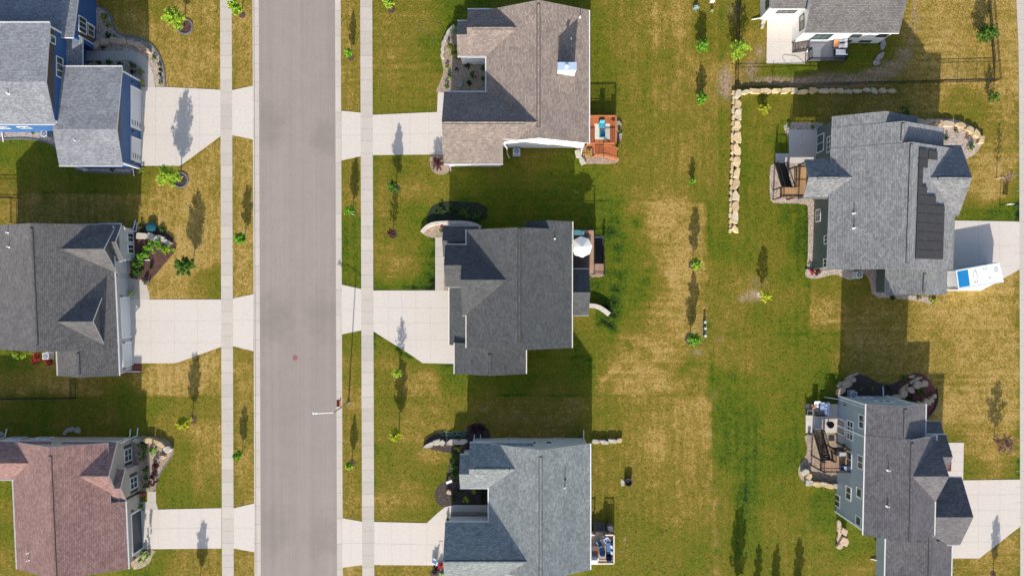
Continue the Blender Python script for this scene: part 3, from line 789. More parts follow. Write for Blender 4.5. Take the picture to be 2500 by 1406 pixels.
bed('dark_mulch_bed', [(1100, 1100), (1240, 1100), (1240, 1233), (1110, 1233), (1080, 1240), (1064, 1225), (1060, 1205), (1070, 1185), (1092, 1172)], M_MULCHD)
bed('dark_mulch_bed', [(1045, 1381), (1110, 1381), (1110, 1440), (1062, 1440)], M_MULCHD)
bed('gravel_bed', [(1879, 412), (1884, 401), (1900, 398), (2010, 398), (2010, 655), (2050, 657), (2160, 655), (2160, 718), (2262, 724), (2290, 733), (2283, 745), (2255, 737), (2190, 728), (2130, 725), (2125, 690), (2114, 668), (2096, 672), (2080, 685), (2060, 679), (2038, 668), (2005, 679), (1974, 681), (1964, 668), (1972, 650), (1974, 507), (1966, 497), (1890, 497), (1879, 487)], M_GRAV)
bed('gravel_bed', [(1912, 308), (1925, 300), (2010, 300), (2010, 318), (1926, 318), (1922, 334)], M_GRAV, 0)
bed('gravel_bed', [(2200, 292), (2312, 289), (2350, 297), (2380, 312), (2403, 345), (2380, 378), (2350, 394), (2300, 375), (2250, 320)], M_GRAV)
bed('gravel_bed', [(1960, 1056), (2060, 1056), (2060, 1180), (2030, 1190), (1975, 1185), (1950, 1165), (1948, 1140), (1966, 1115), (1972, 1090)], M_GRAVD)
bed('dark_mulch_bed', [(2035, 985), (2042, 935), (2080, 912), (2112, 915), (2150, 938), (2185, 936), (2200, 925), (2215, 940), (2215, 1010), (2060, 1010)], M_MULCHD)
bed('mulch_bed', [(2190, 935), (2215, 915), (2240, 908), (2266, 920), (2286, 955), (2290, 985), (2272, 1015), (2256, 1040), (2200, 1040)], M_MULCHR)
bed('mulch_bed', [(2285, 1100), (2323, 1100), (2322, 1150), (2285, 1150)], M_MULCHR, 0)
edging([(2286, 950), (2289, 972), (2282, 998), (2268, 1012)], 'black plastic edging beside the red mulch of the slate house', 3.5, 0.14, M_BLACK)

# ------------------------------------------------------------------ foliage meshes
def leaf_mesh(n, shape, seed, clumps, branchy):
    """unit crown: leaf positions gathered in clumps; radius 1 in x,y and z from 0 to 1"""
    r = np.random.default_rng(seed)
    cc = []
    if branchy:
        nb = max(9, int(clumps * .8))
        for i in range(nb):
            z0 = (i + r.uniform(0, .8)) / nb * .86
            az = i * 2.399 + r.uniform(-.5, .5)
            L_ = shape(min(1, z0 + .12)) * r.uniform(.72, 1.08)
            for t in (.3, .5, .68, .84, .98):
                if L_ * t < .12 and t > .5: continue
                cc.append((math.cos(az) * L_ * t, math.sin(az) * L_ * t, min(1, z0 + .13 * t + r.uniform(-.02, .02)), .22 - .07 * t + r.uniform(-.02, .03)))
        for i in range(4): cc.append((r.uniform(-.06, .06), r.uniform(-.06, .06), .84 + .05 * i, .1))
    else:
        while len(cc) < clumps:
            p = r.uniform(-1, 1, 3)
            z = (p[2] + 1) / 2
            rad = shape(z)
            if p[0] ** 2 + p[1] ** 2 <= 1 and rad > 0:
                a = p[:2] * rad
                cc.append((a[0], a[1], z, r.uniform(0.16, 0.32)))
    cc = np.array(cc)
    w = cc[:, 3] ** 1.6; k = r.choice(len(cc), n, p=w / w.sum())
    dirs = r.normal(size=(n, 3)); dirs /= np.linalg.norm(dirs, axis=1)[:, None]
    rad = r.uniform(0.2, 1.0, n) ** 0.6 * cc[k, 3]
    c = cc[k, :3] + dirs * rad[:, None] * np.array([1, 1, 0.55])
    c[:, 2] = np.clip(c[:, 2], 0.0, 1.03)
    return c, r

def crown(name, n, size, shape, seed, m, sx, sz, clumps=26, branchy=False):
    """a crown of radius sx and height sz in metres with leaf faces of `size` metres"""
    c, r = leaf_mesh(n, shape, seed, clumps, branchy)
    c = c * np.array([sx, sx, sz])
    t = r.normal(size=(n, 3)); t[:, 2] *= 0.6; t /= np.linalg.norm(t, axis=1)[:, None]
    w = r.normal(size=(n, 3)); b = np.cross(t, w); b /= np.linalg.norm(b, axis=1)[:, None]
    s_ = size * r.uniform(0.6, 1.3, n)[:, None]
    v = np.stack([c - t * s_, c - b * s_ * 0.55, c + t * s_, c + b * s_ * 0.55], 1).reshape(-1, 3)
    me = bpy.data.meshes.new(name)
    f = np.arange(4 * n).reshape(n, 4)
    me.from_pydata(v.tolist(), [], f.tolist())
    me.materials.append(m)
    return me

oval = lambda z: max(0.05, math.sin(math.pi * min(1, max(0, z * 0.9 + 0.08)))) ** 0.7
cone = lambda z: max(0.06, (1 - z) * 0.95 + 0.05)
dome = lambda z: math.sqrt(max(0.02, 1 - (z * 0.97) ** 2))
spind = lambda z: max(0.08, (math.sin(math.pi * min(1, z ** 0.62))) ** 1.1)

LF = {
    'lime': leafm('leaf_lime', lin(98, 132, 24), lin(148, 178, 50), lin(182, 204, 80)),
    'yellow': leafm('leaf_yellow', lin(120, 132, 26), lin(180, 184, 44), lin(208, 208, 78)),
    'green': leafm('leaf_green', lin(40, 74, 20), lin(74, 114, 32), lin(112, 150, 54)),
    'bright': leafm('leaf_bright', lin(68, 114, 20), lin(112, 166, 40), lin(156, 200, 74)),
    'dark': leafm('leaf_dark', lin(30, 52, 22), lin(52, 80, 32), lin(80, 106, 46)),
    'olive': leafm('leaf_olive', lin(95, 100, 40), lin(135, 140, 60), lin(165, 170, 95)),
    'red': leafm('leaf_dark_red', lin(48, 22, 24), lin(85, 40, 42), lin(115, 62, 58)),
    'crimson': leafm('leaf_crimson', lin(120, 26, 34), lin(176, 48, 56), lin(205, 90, 92)),
    'purple': leafm('leaf_purple', lin(40, 20, 28), lin(70, 36, 44), lin(95, 56, 60)),
    'russet': leafm('leaf_russet', lin(96, 70, 58), lin(134, 102, 84), lin(158, 130, 112)),
    'pink': leafm('leaf_pink', lin(200, 60, 110), lin(225, 110, 150), lin(120, 140, 70)),
    'gold': leafm('leaf_gold', lin(185, 130, 20), lin(215, 165, 35), lin(150, 150, 50)),
    'blue': leafm('leaf_blue', lin(120, 150, 165), lin(165, 190, 200), lin(195, 212, 220)),
    'white': leafm('leaf_white', lin(70, 105, 50), lin(190, 205, 150), lin(225, 228, 195)),
    'grey': leafm('leaf_grey', lin(70, 80, 75), lin(110, 120, 110), lin(140, 150, 138)),
}
M_BARK = plain('bark', lin(88, 74, 62), 0.9, 0.25, 6)
M_BARKP = plain('pale_bark', lin(190, 180, 170), 0.8, 0.15, 6)
BUSH = {}
def bush(px, py, r, h, kind, label, cat='shrub', name='shrub', group=None, ry=None, shape=dome, dens=1.0):
    key = (kind, shape.__name__ if hasattr(shape, '__name__') else 0, id(shape), len(BUSH) % 3 if False else int(px + py) % 3, round(r / 5))
    R = r * S
    k = 1 - 0.6 * h / H
    if key not in BUSH:
        n = int(min(900, max(90, 340 * (R * 1.2 + 0.25) * dens * 1.6)))
        BUSH[key] = (crown('foliage', n, 0.055 + 0.05 * min(R, 1.0), shape, int(px * 3 + py), LF[kind], R, h, 16), R, h)
    me, R0, h0 = BUSH[key]
    o = bpy.data.objects.new(name, me)
    COL.objects.link(o)
    o.location = P(CX + (px - CX) * k, CY + (py - CY) * k, 0)
    o.rotation_euler = (0, 0, random.uniform(0, 6.28) if ry is None else 0)
    o.scale = (R / R0, (R if ry is None else ry * S) / R0, h / h0)
    return tag(o, label, cat, group)

def tree(px, py, h, r, kind, label, base=0.28, dens=1.0, shape=oval, leaf=0.13, name='young_tree', seed=None, bark=None, stake=False, group=None):
    """px, py where the trunk stands; h height; r crown radius (m)"""
    seed = seed or int(px * 7 + py)
    rr = random.Random(seed)
    t = thing(name, P(px, py), label, 'tree', 0, group)
    mb = MB()
    lean = (rr.uniform(-.03, .03), rr.uniform(-.03, .03))
    top = Vector((lean[0] * h, lean[1] * h, h * 0.93))
    tr = 0.022 + 0.012 * h
    mid = Vector((lean[0] * h * 0.3, lean[1] * h * 0.3, h * 0.45))
    mb.cyl((0, 0, -0.05), mid, tr, tr * 0.7, 7)
    mb.cyl(mid, top, tr * 0.7, tr * 0.18, 6)
    nb = 9 if h > 2 else 5
    for i in range(nb):
        z = h * (base + (0.9 - base) * (i + 0.3) / nb)
        a = i * 2.4 + rr.random()
        L_ = r * shape((z / h - base) / (1 - base)) * rr.uniform(0.7, 0.95)
        p0 = Vector((lean[0] * z, lean[1] * z, z))
        p1 = p0 + Vector((math.cos(a) * L_, math.sin(a) * L_, L_ * 0.7))
        mb.cyl(p0, p1, tr * 0.34, tr * 0.1, 5)
    mb.build('trunk', bark or M_BARK, t)
    n = int((420 + 520 * r * h * 0.6) * dens)
    me = crown('crown', int(n * 1.9), leaf * .8, shape, seed, LF[kind], r * 1.08, h * (1 - base), int(20 + 14 * r), True)
    c = bpy.data.objects.new('crown', me)
    COL.objects.link(c)
    c.parent = t
    c.location = (lean[0] * h * .6, lean[1] * h * .6, h * base)
    return t

def mulch_ring(px, py, r, m=None, edge=None, label=None):
    poly = [(px + r * math.cos(a) * random.uniform(.9, 1.08), py + r * math.sin(a) * random.uniform(.9, 1.08)) for a in [i * math.pi / 8 for i in range(16)]]
    bed('mulch', poly, m or M_MULCH, 1)
    if edge:
        l = [(px + r * math.cos(a), py + r * math.sin(a)) for a in [i * math.pi / 10 for i in range(21)]]
        edging(l, edge, 4, 0.10)

# ------------------------------------------------------------------ houses
OE, OG = 7.5, 5.5      # eave and gable overhang in ground px
RT = 0.20              # roof slab thickness

class House:
    def __init__(s, cu, cv, label, shingle_m, wall_m, trim=M_WHITE, sk=0.0, v0=0.0, gable_m=None, soffit=M_SOFFIT):
        s.sk, s.v0 = sk, v0
        s.sh, s.wm, s.trim, s.gm, s.sof = shingle_m, wall_m, trim, gable_m or wall_m, soffit
        s.root = thing('house', (0, 0, 0), label, 'house')
        s.root.location = s.W(cu, cv, 0)
        s.wall = MB()
        s.n = 0
    def W(s, u, v, z):
        return Vector(((u + s.sk * (v - s.v0)) * S, -v * S, z))
    def add(s, mb, name, mats, **k):
        o = mb.build(name, mats, None, **k)
        return adopt(o, s.root)
    def plane(s, pts, name, uvax='u', parent_label=None):
        """roof slab from plan points with heights (u, v, z); uvax is the eave direction"""
        mb = MB()
        T = [s.W(u, v, z) for u, v, z in pts]
        a = sum((T[i].x * T[(i + 1) % len(T)].y - T[(i + 1) % len(T)].x * T[i].y) for i in range(len(T)))
        if a < 0: T = T[::-1]
        B_ = [t - Vector((0, 0, RT)) for t in T]
        nrm = (T[1] - T[0]).cross(T[2] - T[0]).normalized()
        e = Vector((1, 0, 0)) if uvax == 'u' else Vector((0, 1, 0))
        e = (e - nrm * e.dot(nrm)).normalized()
        g = nrm.cross(e)
        off = (s.n * 3.37) % 11
        uv = [(t.dot(e) + off, t.dot(g)) for t in T]
        mb.face(T, 0, uv)
        mb.face(B_[::-1], 2)
        for i in range(len(T)):
            j = (i + 1) % len(T)
            mb.face([B_[i], B_[j], T[j], T[i]], 1)
        s.n += 1
        return mb
    def gable(s, ax, a0, a1, b0, b1, ze, zr, name='roof', br=None, ze2=None, inner=(0, 0), walls=True, gut=(1, 1), vent=True, ends=True,
              poly0=None, poly1=None, corner=False, zbase=-0.05, wm=0, og=None, ventr=(14, 14), gm=1):
        """ridge along ax ('u' or 'v') from a0 to a1, eaves at b0 and b1.
        inner marks ends that die into another roof. poly0/poly1 replace the slope outline (a, b pairs)."""
        ze2 = ze if ze2 is None else ze2
        br = (b0 + b1) / 2 if br is None else br
        og = OG if og is None else og
        z0 = lambda b: ze + (zr - ze) * (b - b0) / (br - b0)
        z1 = lambda b: ze2 + (zr - ze2) * (b - b1) / (br - b1)
        q = (lambda a, b, z: (a, b, z)) if ax == 'u' else (lambda a, b, z: (b, a, z))
        p0 = poly0 or [(a0, b0), (a1, b0), (a1, br), (a0, br)]
        p1 = poly1 or [(a0, b1), (a1, b1), (a1, br), (a0, br)]
        m1 = s.plane([q(a, b, z0(b)) for a, b in p0], name, ax)
        m2 = s.plane([q(a, b, z1(b)) for a, b in p1], name, ax)
        n = len(m1.v)
        m1.v += m2.v; m1.f += [tuple(i + n for i in f) for f in m2.f]; m1.m += m2.m; m1.uv += m2.uv
        ro = s.add(m1, name, [s.sh, s.trim, s.sof])
        # walls
        if walls:
            i0 = a0 + (0 if inner[0] else og); i1 = a1 - (0 if inner[1] else og)
            w0 = b0 + OE; w1 = b1 - OE
            zu = lambda b: (z0(b) if b <= br else z1(b)) - RT - 0.01
            prof = [(w0, zbase), (w0, zu(w0)), (br, zr - RT - 0.01), (w1, zu(w1)), (w1, zbase)]
            A = [s.W(*q(i0, b, z)) for b, z in prof]; B_ = [s.W(*q(i1, b, z)) for b, z in prof]
            lo = min(zu(w0), zu(w1))
            for E, ii, flip in ((A, i0, 0), (B_, i1, 1)):
                low = [s.W(*q(ii, w0, zbase)), s.W(*q(ii, w0, lo)), s.W(*q(ii, w1, lo)), s.W(*q(ii, w1, zbase))]
                up = [s.W(*q(ii, w0, lo)), s.W(*q(ii, w0, zu(w0))), s.W(*q(ii, br, zr - RT - 0.01)), s.W(*q(ii, w1, zu(w1))), s.W(*q(ii, w1, lo))]
                s.wall.face(low, 0); s.wall.face(up, gm)
            for i in (0, 3):
                s.wall.face([A[i], A[i + 1], B_[i + 1], B_[i]], 0)
            if corner:
                for E in (A, B_):
                    for i, j in ((0, 1), (4, 3)):
                        lo_, hi = E[i], E[j]
                        s.wall.bar(lo_, hi, 0.2, 0.2, 2)
        # gutters along the eaves
        for k, (b, z, g, p) in enumerate(((b0, ze, gut[0], p0), (b1, ze2, gut[1], p1))):
            if not g: continue
            aa = [a for a, bb in p if abs(bb - b) < 0.5]
            if len(aa) < 2: continue
            sg = 1.2 if k else -1.2
            P0 = s.W(*q(min(aa), b + sg, z - 0.07)); P1 = s.W(*q(max(aa), b + sg, z - 0.07))
            mb = MB()
            dv = (P1 - P0).normalized(); nn = Vector((-dv.y, dv.x, 0))
            mb.bar(P0, P1, 0.13, 0.03, 0).bar(P0 + nn * .055 + Vector((0, 0, .05)), P1 + nn * .055 + Vector((0, 0, .05)), 0.02, 0.1, 0)
            mb.bar(P0 - nn * .055 + Vector((0, 0, .05)), P1 - nn * .055 + Vector((0, 0, .05)), 0.02, 0.1, 0)
            s.add(mb, 'gutter', s.trim)
        # ridge vent; wider dark base paints the shade lines beside the cap
        if vent:
            v0, v1 = a0 + ventr[0], a1 - ventr[1]
            if vent is not True: v0, v1 = vent
            mb = MB()
            for hw, lo, hi, mi, e_ in ((0.22 / S, -.03, .035, 1, 0), (0.15 / S, .036, .075, 0, 1.5)):
                for (zf, sg) in ((z0, -1), (z1, 1)):
                    bb = br + sg * hw
                    ed = [s.W(*q(v0 + e_, bb, zf(bb) + hi)), s.W(*q(v1 - e_, bb, zf(bb) + hi)), s.W(*q(v1 - e_, br, zr + hi)), s.W(*q(v0 + e_, br, zr + hi))]
                    ar = (ed[1] - ed[0]).cross(ed[2] - ed[0]).z
                    if ar < 0: ed = ed[::-1]
                    mb.hexa([e - Vector((0, 0, hi - lo)) for e in ed], ed, 1, mi)
                    mb.uv[-6] = [((e.y, e.x) if ax == 'v' else (e.x, e.y)) for e in ed]
            s.add(mb, 'ridge_vent', [s.sh, M_VENT])
        return ro
    def wallprism(s, ax, i0, i1, prof):
        q = (lambda a, b, z: (a, b, z)) if ax == 'u' else (lambda a, b, z: (b, a, z))
        A = [s.W(*q(i0, b, z)) for b, z in prof]; B_ = [s.W(*q(i1, b, z)) for b, z in prof]
        s.wall.face(A, 0); s.wall.face(B_, 0)
        for i in range(len(prof) - 1): s.wall.face([A[i], A[i + 1], B_[i + 1], B_[i]], 0)
    def shed(s, u0, u1, v0, v1, z, name, ax='u', walls=True, gut=None, zbase=-0.05):
        """single slope; z = heights at (u0,v0),(u1,v0),(u1,v1),(u0,v1)"""
        c = [(u0, v0), (u1, v0), (u1, v1), (u0, v1)]
        mb = s.plane([(u, v, zz) for (u, v), zz in zip(c, z)], name, ax)
        s.add(mb, name, [s.sh, s.trim, s.sof])
        if walls:
            m = 5
            ci = [(u0 + m, v0 + m), (u1 - m, v0 + m), (u1 - m, v1 - m), (u0 + m, v1 - m)]
            b_ = [s.W(u, v, zbase) for u, v in ci]
            f = lambda u, v: z[0] + (z[1] - z[0]) * (u - u0) / (u1 - u0) + (z[3] - z[0]) * (v - v0) / (v1 - v0)
            t_ = [s.W(u, v, f(u, v) - RT - 0.01) for u, v in ci]
            for i in range(4):
                j = (i + 1) % 4
                s.wall.face([b_[i], b_[j], t_[j], t_[i]], 0)
    def locate(s, ax, c, px, py):
        """the wall plane u=c or v=c seen at a pixel: (u, v, z, outward sign)"""
        dx, dy = px - CX, py - CY
        if ax == 'u':
            v = dy
            for _ in range(8):
                cc = c + s.sk * (v - s.v0)
                k = cc / dx; v = dy * k
            return c, v, (1 - k) * H, -1 if c > 0 else 1
        k = c / dy
        return dx * k - s.sk * (c - s.v0), c, (1 - k) * H, -1 if c > 0 else 1
    def frame(s, ax, c, u, v, sg):
        O = s.W(u, v, 0)
        if ax == 'u':
            t = (s.W(u, v + 1, 0) - O).normalized(); n = Vector((sg, 0, 0))
        else:
            t = Vector((1, 0, 0)); n = Vector((0, -sg, 0))
        return O, t, n
    def window(s, ax, c, px, py, w, h, nx=2, ny=1, z=None, trim=None, glass=None, name='window', fw=0.09):
        u, v, zz, sg = s.locate(ax, c, px, py)
        if z is not None: zz = z
        O, t, n = s.frame(ax, c, u, v, sg)
        up = Vector((0, 0, 1)); C = O + up * zz
        mb = MB()
        for k in (-1, 1):
            mb.obox(C + t * (k * (w / 2)) + n * .03, t, n, up, fw / 2, .045, h / 2 + fw / 2)
            mb.obox(C + up * (k * (h / 2)) + n * .028, t, n, up, w / 2 - fw / 2, .045, fw / 2)
        for i in range(1, nx):
            mb.obox(C + t * (-w / 2 + w * i / nx) + n * .026, t, n, up, fw * .35, .04, h / 2 - fw / 2)
        for i in range(1, ny):
            mb.obox(C + up * (-h / 2 + h * i / ny) + n * .024, t, n, up, w / 2 - fw / 2, .04, fw * .35)
        wo = s.add(mb, name, trim or M_WHITE)
        pm = MB(); pm.obox(C + n * .012, t, n, up, w / 2 - fw / 2, .02, h / 2 - fw / 2)
        po = pm.build('pane', glass or M_GLASS)
        adopt(po, s.root); po.parent = wo
        return wo
    def garage(s, ax, c, px, py, w, h, m, trim=None, lites=True, z=None, rows=4):
        u, v, zz, sg = s.locate(ax, c, px, py)
        O, t, n = s.frame(ax, c, u, v, sg)
        up = Vector((0, 0, 1)); C = O + up * (h / 2 + .02)
        fr = MB()
        for k in (-1, 1):
            fr.obox(C + t * (k * (w / 2 + .09)) + n * .06, t, n, up, .09, .08, h / 2)
        fr.obox(C + up * (h / 2 + .09) + n * .062, t, n, up, w / 2 + .18, .085, .09)
        do = MB()
        for i in range(rows):
            do.obox(C + up * (-h / 2 + h * (i + .5) / rows) + n * .03, t, n, up, w / 2, .045, h / rows / 2 - .012)
        do.obox(C + n * .01, t, n, up, w / 2, .04, h / 2 - .01, 1)
        d_ = s.add(do, 'garage_door', [m, M_DKTRIM])
        f_ = s.add(fr, 'door_frame', trim or M_WHITE); f_.parent = d_
        if lites:
            for i in range(rows):
                lm = MB()
                lm.obox(C + up * (-h / 2 + h * (i + .5) / rows) + n * .078 + t * (w / 2 - .55 if lites == 1 else -(w / 2 - .55)), t, n, up, .3, .008, .1)
                l_ = lm.build('door_light', M_GLASS); adopt(l_, s.root); l_.parent = d_
        return d_
    def lantern(s, ax, c, px, py):
        u, v, zz, sg = s.locate(ax, c, px, py)
        O, t, n = s.frame(ax, c, u, v, sg)
        C = O + Vector((0, 0, 2.0))
        mb = MB(); mb.obox(C + n * .05, t, n, (0, 0, 1), .07, .05, .12)
        mb.cyl(C + n * .18 + Vector((0, 0, -.16)), C + n * .18 + Vector((0, 0, .1)), .06, .09, 6)
        mb.cyl(C + n * .18 + Vector((0, 0, .1)), C + n * .18 + Vector((0, 0, .2)), .11, .02, 6)
        s.add(mb, 'wall_lantern', M_BLACK)
    def pipe(s, px, py, zf, m=None, h=0.35, r=0.06):
        z = 6.0
        for _ in range(12):
            k = 1 - z / H
            v = (py - CY) * k; u = (px - CX) * k - s.sk * (v - s.v0)
            z = zf(u, v)
        p = s.W(u, v, z)
        mb = MB()
        mb.cyl(p - Vector((0, 0, .1)), p + Vector((0, 0, .1)), .17, .09, 10)
        mb.cyl(p + Vector((0, 0, .1)), p + Vector((0, 0, h + .1)), r, r, 8)
        s.add(mb, 'vent_pipe', m or M_PIPEW)
    def downspout(s, px0, py0, z0, px1, py1, out=(0, 0), m=None):
        """from a gutter point down a wall to the ground and out along it"""
        a = P(px0, py0, z0); b = P(px1, py1, 0.12)
        mb = MB()
        b0 = Vector((b.x, b.y, 0.22))
        mid = Vector((b.x, b.y, z0 - .55))
        mb.bar(a, mid, .09).bar(mid, b0, .09)
        mb.bar(b0, b + Vector((out[0], out[1], -.05)), .10)
        s.add(mb, 'downspout', m or s.trim)
    def done(s):
        s.add(s.wall, 'wall', [s.wm, s.gm, s.trim])

def slope(c0, z0, k, ax='u'):
    """height function of a roof: z0 at c0, falling k per px away from it"""
    return (lambda u, v: z0 - k * abs(u - c0)) if ax == 'u' else (lambda u, v: z0 - k * abs(v - c0))

# shingle colours
SH_A = shingle('shingle_light_grey', lin(150, 153, 161), lin(126, 130, 136), lin(93, 94, 98))
SH_B = shingle('shingle_charcoal', lin(116, 114, 114), lin(96, 95, 96), lin(67, 66, 67))
SH_C = shingle('shingle_red_brown', lin(175, 142, 133), lin(149, 117, 112), lin(105, 79, 75))
SH_D = shingle('shingle_taupe', lin(154, 141, 133), lin(129, 119, 113), lin(95, 85, 81))
SH_E = shingle('shingle_dark_slate', lin(99, 101, 102), lin(82, 85, 87), lin(57, 59, 61))
SH_F = shingle('shingle_blue_grey', lin(163, 168, 165), lin(134, 140, 141), lin(100, 105, 108))
SH_G = shingle('shingle_graphite', lin(116, 114, 114), lin(97, 95, 96), lin(66, 65, 65))
SH_I = shingle('shingle_mid_grey', lin(146, 148, 150), lin(119, 121, 123), lin(87, 88, 92))
SH_J = shingle('shingle_slate', lin(125, 123, 126), lin(105, 101, 104), lin(74, 73, 75))
W_BLUE = siding('siding_blue', lin(44, 88, 140))
W_BROWN = siding('siding_brown', lin(82, 70, 66))
W_GREYL = siding('siding_light_grey', lin(176, 178, 182))
W_TAUPE = siding('siding_taupe', lin(176, 166, 158))
W_WHITE = siding('siding_white', lin(222, 222, 222), rough=0.5)
W_GREEN = siding('siding_grey_green', lin(84, 96, 94))
W_SLATE = siding('siding_blue_grey', lin(152, 164, 174))
W_DKG = siding('siding_dark_grey', lin(96, 98, 102))
W_FGREY = siding('siding_pale_blue_grey', lin(192, 194, 194))
D_WHITE = plain('garage_door_white', (0.62, 0.63, 0.65, 1), 0.45, 0.04)
D_DARK = plain('garage_door_dark', lin(52, 58, 68), 0.35, 0.08)

# --- A blue house, top left
A = House(-1000, -420, 'blue house with brown panels and pale grey shingles, many stepped roofs beside wide driveway', SH_A, W_BLUE, gable_m=W_BROWN)
A.gable('u', -1400, -1037, -594.6, -371.6, 7.3, 8.0, br=-458, ze2=6.4, inner=(1, 0), vent=False, corner=True, og=2)
A.gable('u', -1047, -901, -511, -283, 4.8, 6.0, 'garage_roof', br=-361, ze2=4.8, vent=False, corner=True)
A.shed(-1400, -1010, -800, -575, [2.9, 2.9, 5.2, 5.2], 'wing_roof')
A.shed(-1070, -1009, -588, -512, [4.7, 3.4, 3.4, 4.7], 'porch_roof', 'v', walls=False)
for v0_, v1_, m_, z0_, z1_ in ((-578.5, -650, W_BLUE, 0, 0), (-590, -632, W_BROWN, 0.3, 3.7)):
    if m_ is W_BROWN:
        mb = MB(); mb.hexa(*[[A.W(u, v, z) for u, v in ((-1015.4, v0_), (-1014.2, v0_), (-1014.2, v1_), (-1015.4, v1_))] for z in (z0_, z1_)]); A.add(mb, 'wall_panel', [m_])
        for v in (v0_, v1_):
            mb = MB(); mb.bar(A.W(-1014.5, v, z0_), A.W(-1014.5, v, z1_), .12); A.add(mb, 'panel_trim', [M_WHITE])
for py, nx in ((60, 3),):
    A.window('u', -1013.8, 201, 62, 1.9, 1.5, 3, 1)
A.window('u', -1015, 237, 84, 1.5, 1.3, 2, 1, z=1.2)
A.window('u', -1039, 145, 165, 2.4, 1.2, 3, 1)
A.window('u', -1039, 128, 97, 0.9, 0.9, 1, 1)
A.window('v', -379.1, 60, 311, 1.4, 0.8, 2, 1)
A.window('v', -379.1, 8, 312, 1.4, 0.8, 2, 1)
A.garage('u', -906.5, 324, 262, 4.9, 2.3, D_WHITE, lites=1)
A.garage('u', -906.5, 314, 360, 2.7, 2.2, D_WHITE, lites=1)
A.lantern('u', -906.5, 314, 195); A.lantern('u', -906.5, 320, 319); A.lantern('u', -906.5, 325, 395)
A.pipe(21, 229, slope(-458, 8.0, .0185, 'v')); A.pipe(187, 345, slope(-361, 6.0, .0253, 'v'))
A.downspout(299, 404, 4.0, 325, 406, (0.1, -1.3))
A.downspout(5, 304, 6.2, 6, 322, (0.1, -1.3))
A.done()

# --- B charcoal house, left middle
B = House(-1060, 20, 'charcoal roofed house with two steep white trimmed front gables and white garage doors', SH_B, W_GREYL, sk=0.045, v0=30, gable_m=W_DKG)
kB = (7.56 - 3.8) / 142
B.gable('v', -145, 143, -1210, -926, 3.8, 7.56, gut=(1, 1), ventr=(10, 14))
B.gable('v', 130, 205, -1070, -926.8, 3.76, 5.72, 'garage_roof', inner=(1, 0), ventr=(18, 8))
B.gable('u', -1060, -922, -148, -29, 3.4, 6.3, 'gable_roof', inner=(1, 0), vent=False)
B.gable('u', -960, -910, -149.5, -63.6, 3.38, 4.9, 'bay_roof', inner=(1, 0), vent=False, gut=(1, 1))
B.gable('u', -1060, -951, 20, 132, 4.46, 6.6, 'dormer_roof', inner=(1, 0), vent=False, zbase=3.6, gut=(0, 0))
B.window('u', -915.5, 318, 580, 1.1, 1.3, 2, 1); B.window('u', -915.5, 319, 608, 1.1, 1.3, 2, 1)
B.garage('u', -933.5, 300, 775, 4.9, 2.2, D_WHITE, lites=0)
B.garage('u', -933.5, 302, 865, 2.7, 2.2, D_WHITE, lites=0)
B.lantern('u', -933.5, 297, 724); B.lantern('u', -933.5, 303, 836); B.lantern('u', -933.5, 307, 899)
B.pipe(20, 568, slope(-1068, 7.56, kB)); B.pipe(23, 603, slope(-1068, 7.56, kB))
B.downspout(303, 552, 3.3, 326, 560, (0.25, 1.2)); B.downspout(304, 556, 3.3, 333, 566, (0.1, 1.2))
B.downspout(290, 913, 3.6, 312, 907, (1.6, 0.0)); B.downspout(305, 636, 3.3, 330, 635, (1.9, 0))
B.done()

# --- C red-brown house, bottom left
C = House(-1030, 520, 'red brown roofed house with taupe walls and a dark garage door', SH_C, W_TAUPE, sk=0.045, v0=600)
kC = (7.3 - 4.0) / 130
C.gable('v', 358, 655, -1157, -897, 4.0, 7.3, ventr=(18, 4), walls=False, poly1=[(498, -897), (655, -897), (655, -1027), (358, -1027), (358, -925), (498, -925)])
zC = lambda b: 7.3 - (7.3 - 4.0) / 130 * abs(b + 1027) - RT - .01
C.wallprism('v', 501, 649.5, [(-1149.5, -.05), (-1149.5, zC(-1149.5)), (-1027, zC(-1027)), (-904.5, zC(-904.5)), (-904.5, -.05)])
C.wallprism('v', 363.5, 501, [(-1149.5, -.05), (-1149.5, zC(-1149.5)), (-1027, zC(-1027)), (-930, zC(-930)), (-930, -.05)])
C.gable('u', -1420, -1060, 357, 446, 4.05, 5.5, 'side_roof', inner=(1, 1), vent=False)
C.gable('u', -1040, -911, 359, 497, 3.95, 6.1, 'gable_roof', inner=(1, 0), vent=False)
C.gable('u', -960, -898, 423, 501, 3.7, 4.95, 'bay_roof', inner=(1, 0), vent=False)
C.window('u', -916.5, 312, 1110, 1.5, 1.6, 2, 2); C.window('u', -903.5, 326, 1178, 1.4, 1.6, 2, 2)
for (c, px, py, dv) in ((-916.5, 312, 1110, .98), (-903.5, 326, 1178, .93)):
    u, v, z, sg = C.locate('u', c, px, py)
    for k in (-1, 1):
        O, t, n = C.frame('u', c, u, v, sg)
        mb = MB(); mb.obox(O + Vector((0, 0, z)) + t * (k * (dv + .12)) + n * .03, t, n, (0, 0, 1), .17, .03, .8)
        C.add(mb, 'shutter', M_DKTRIM)
C.garage('u', -904.5, 325, 1302, 4.9, 2.3, D_DARK, lites=0)
C.lantern('u', -904.5, 321, 1247); C.lantern('u', -904.5, 326, 1361)
C.window('v', 363.2, 85, 1076, 1.7, 1.4, 2, 1, fw=.12); C.window('v', 363.2, 25, 1076, 1.6, 1.4, 3, 1, fw=.12); C.window('v', 363.2, 46, 1067.5, 1.9, 0.8, 1, 1, z=0.65, fw=.12); C.window('v', 363.2, 113, 1067.5, 1.9, 0.8, 1, 1, z=0.65, fw=.12)
C.pipe(70, 1348, slope(-1027, 7.3, kC)); C.pipe(71, 1366, slope(-1027, 7.3, kC))
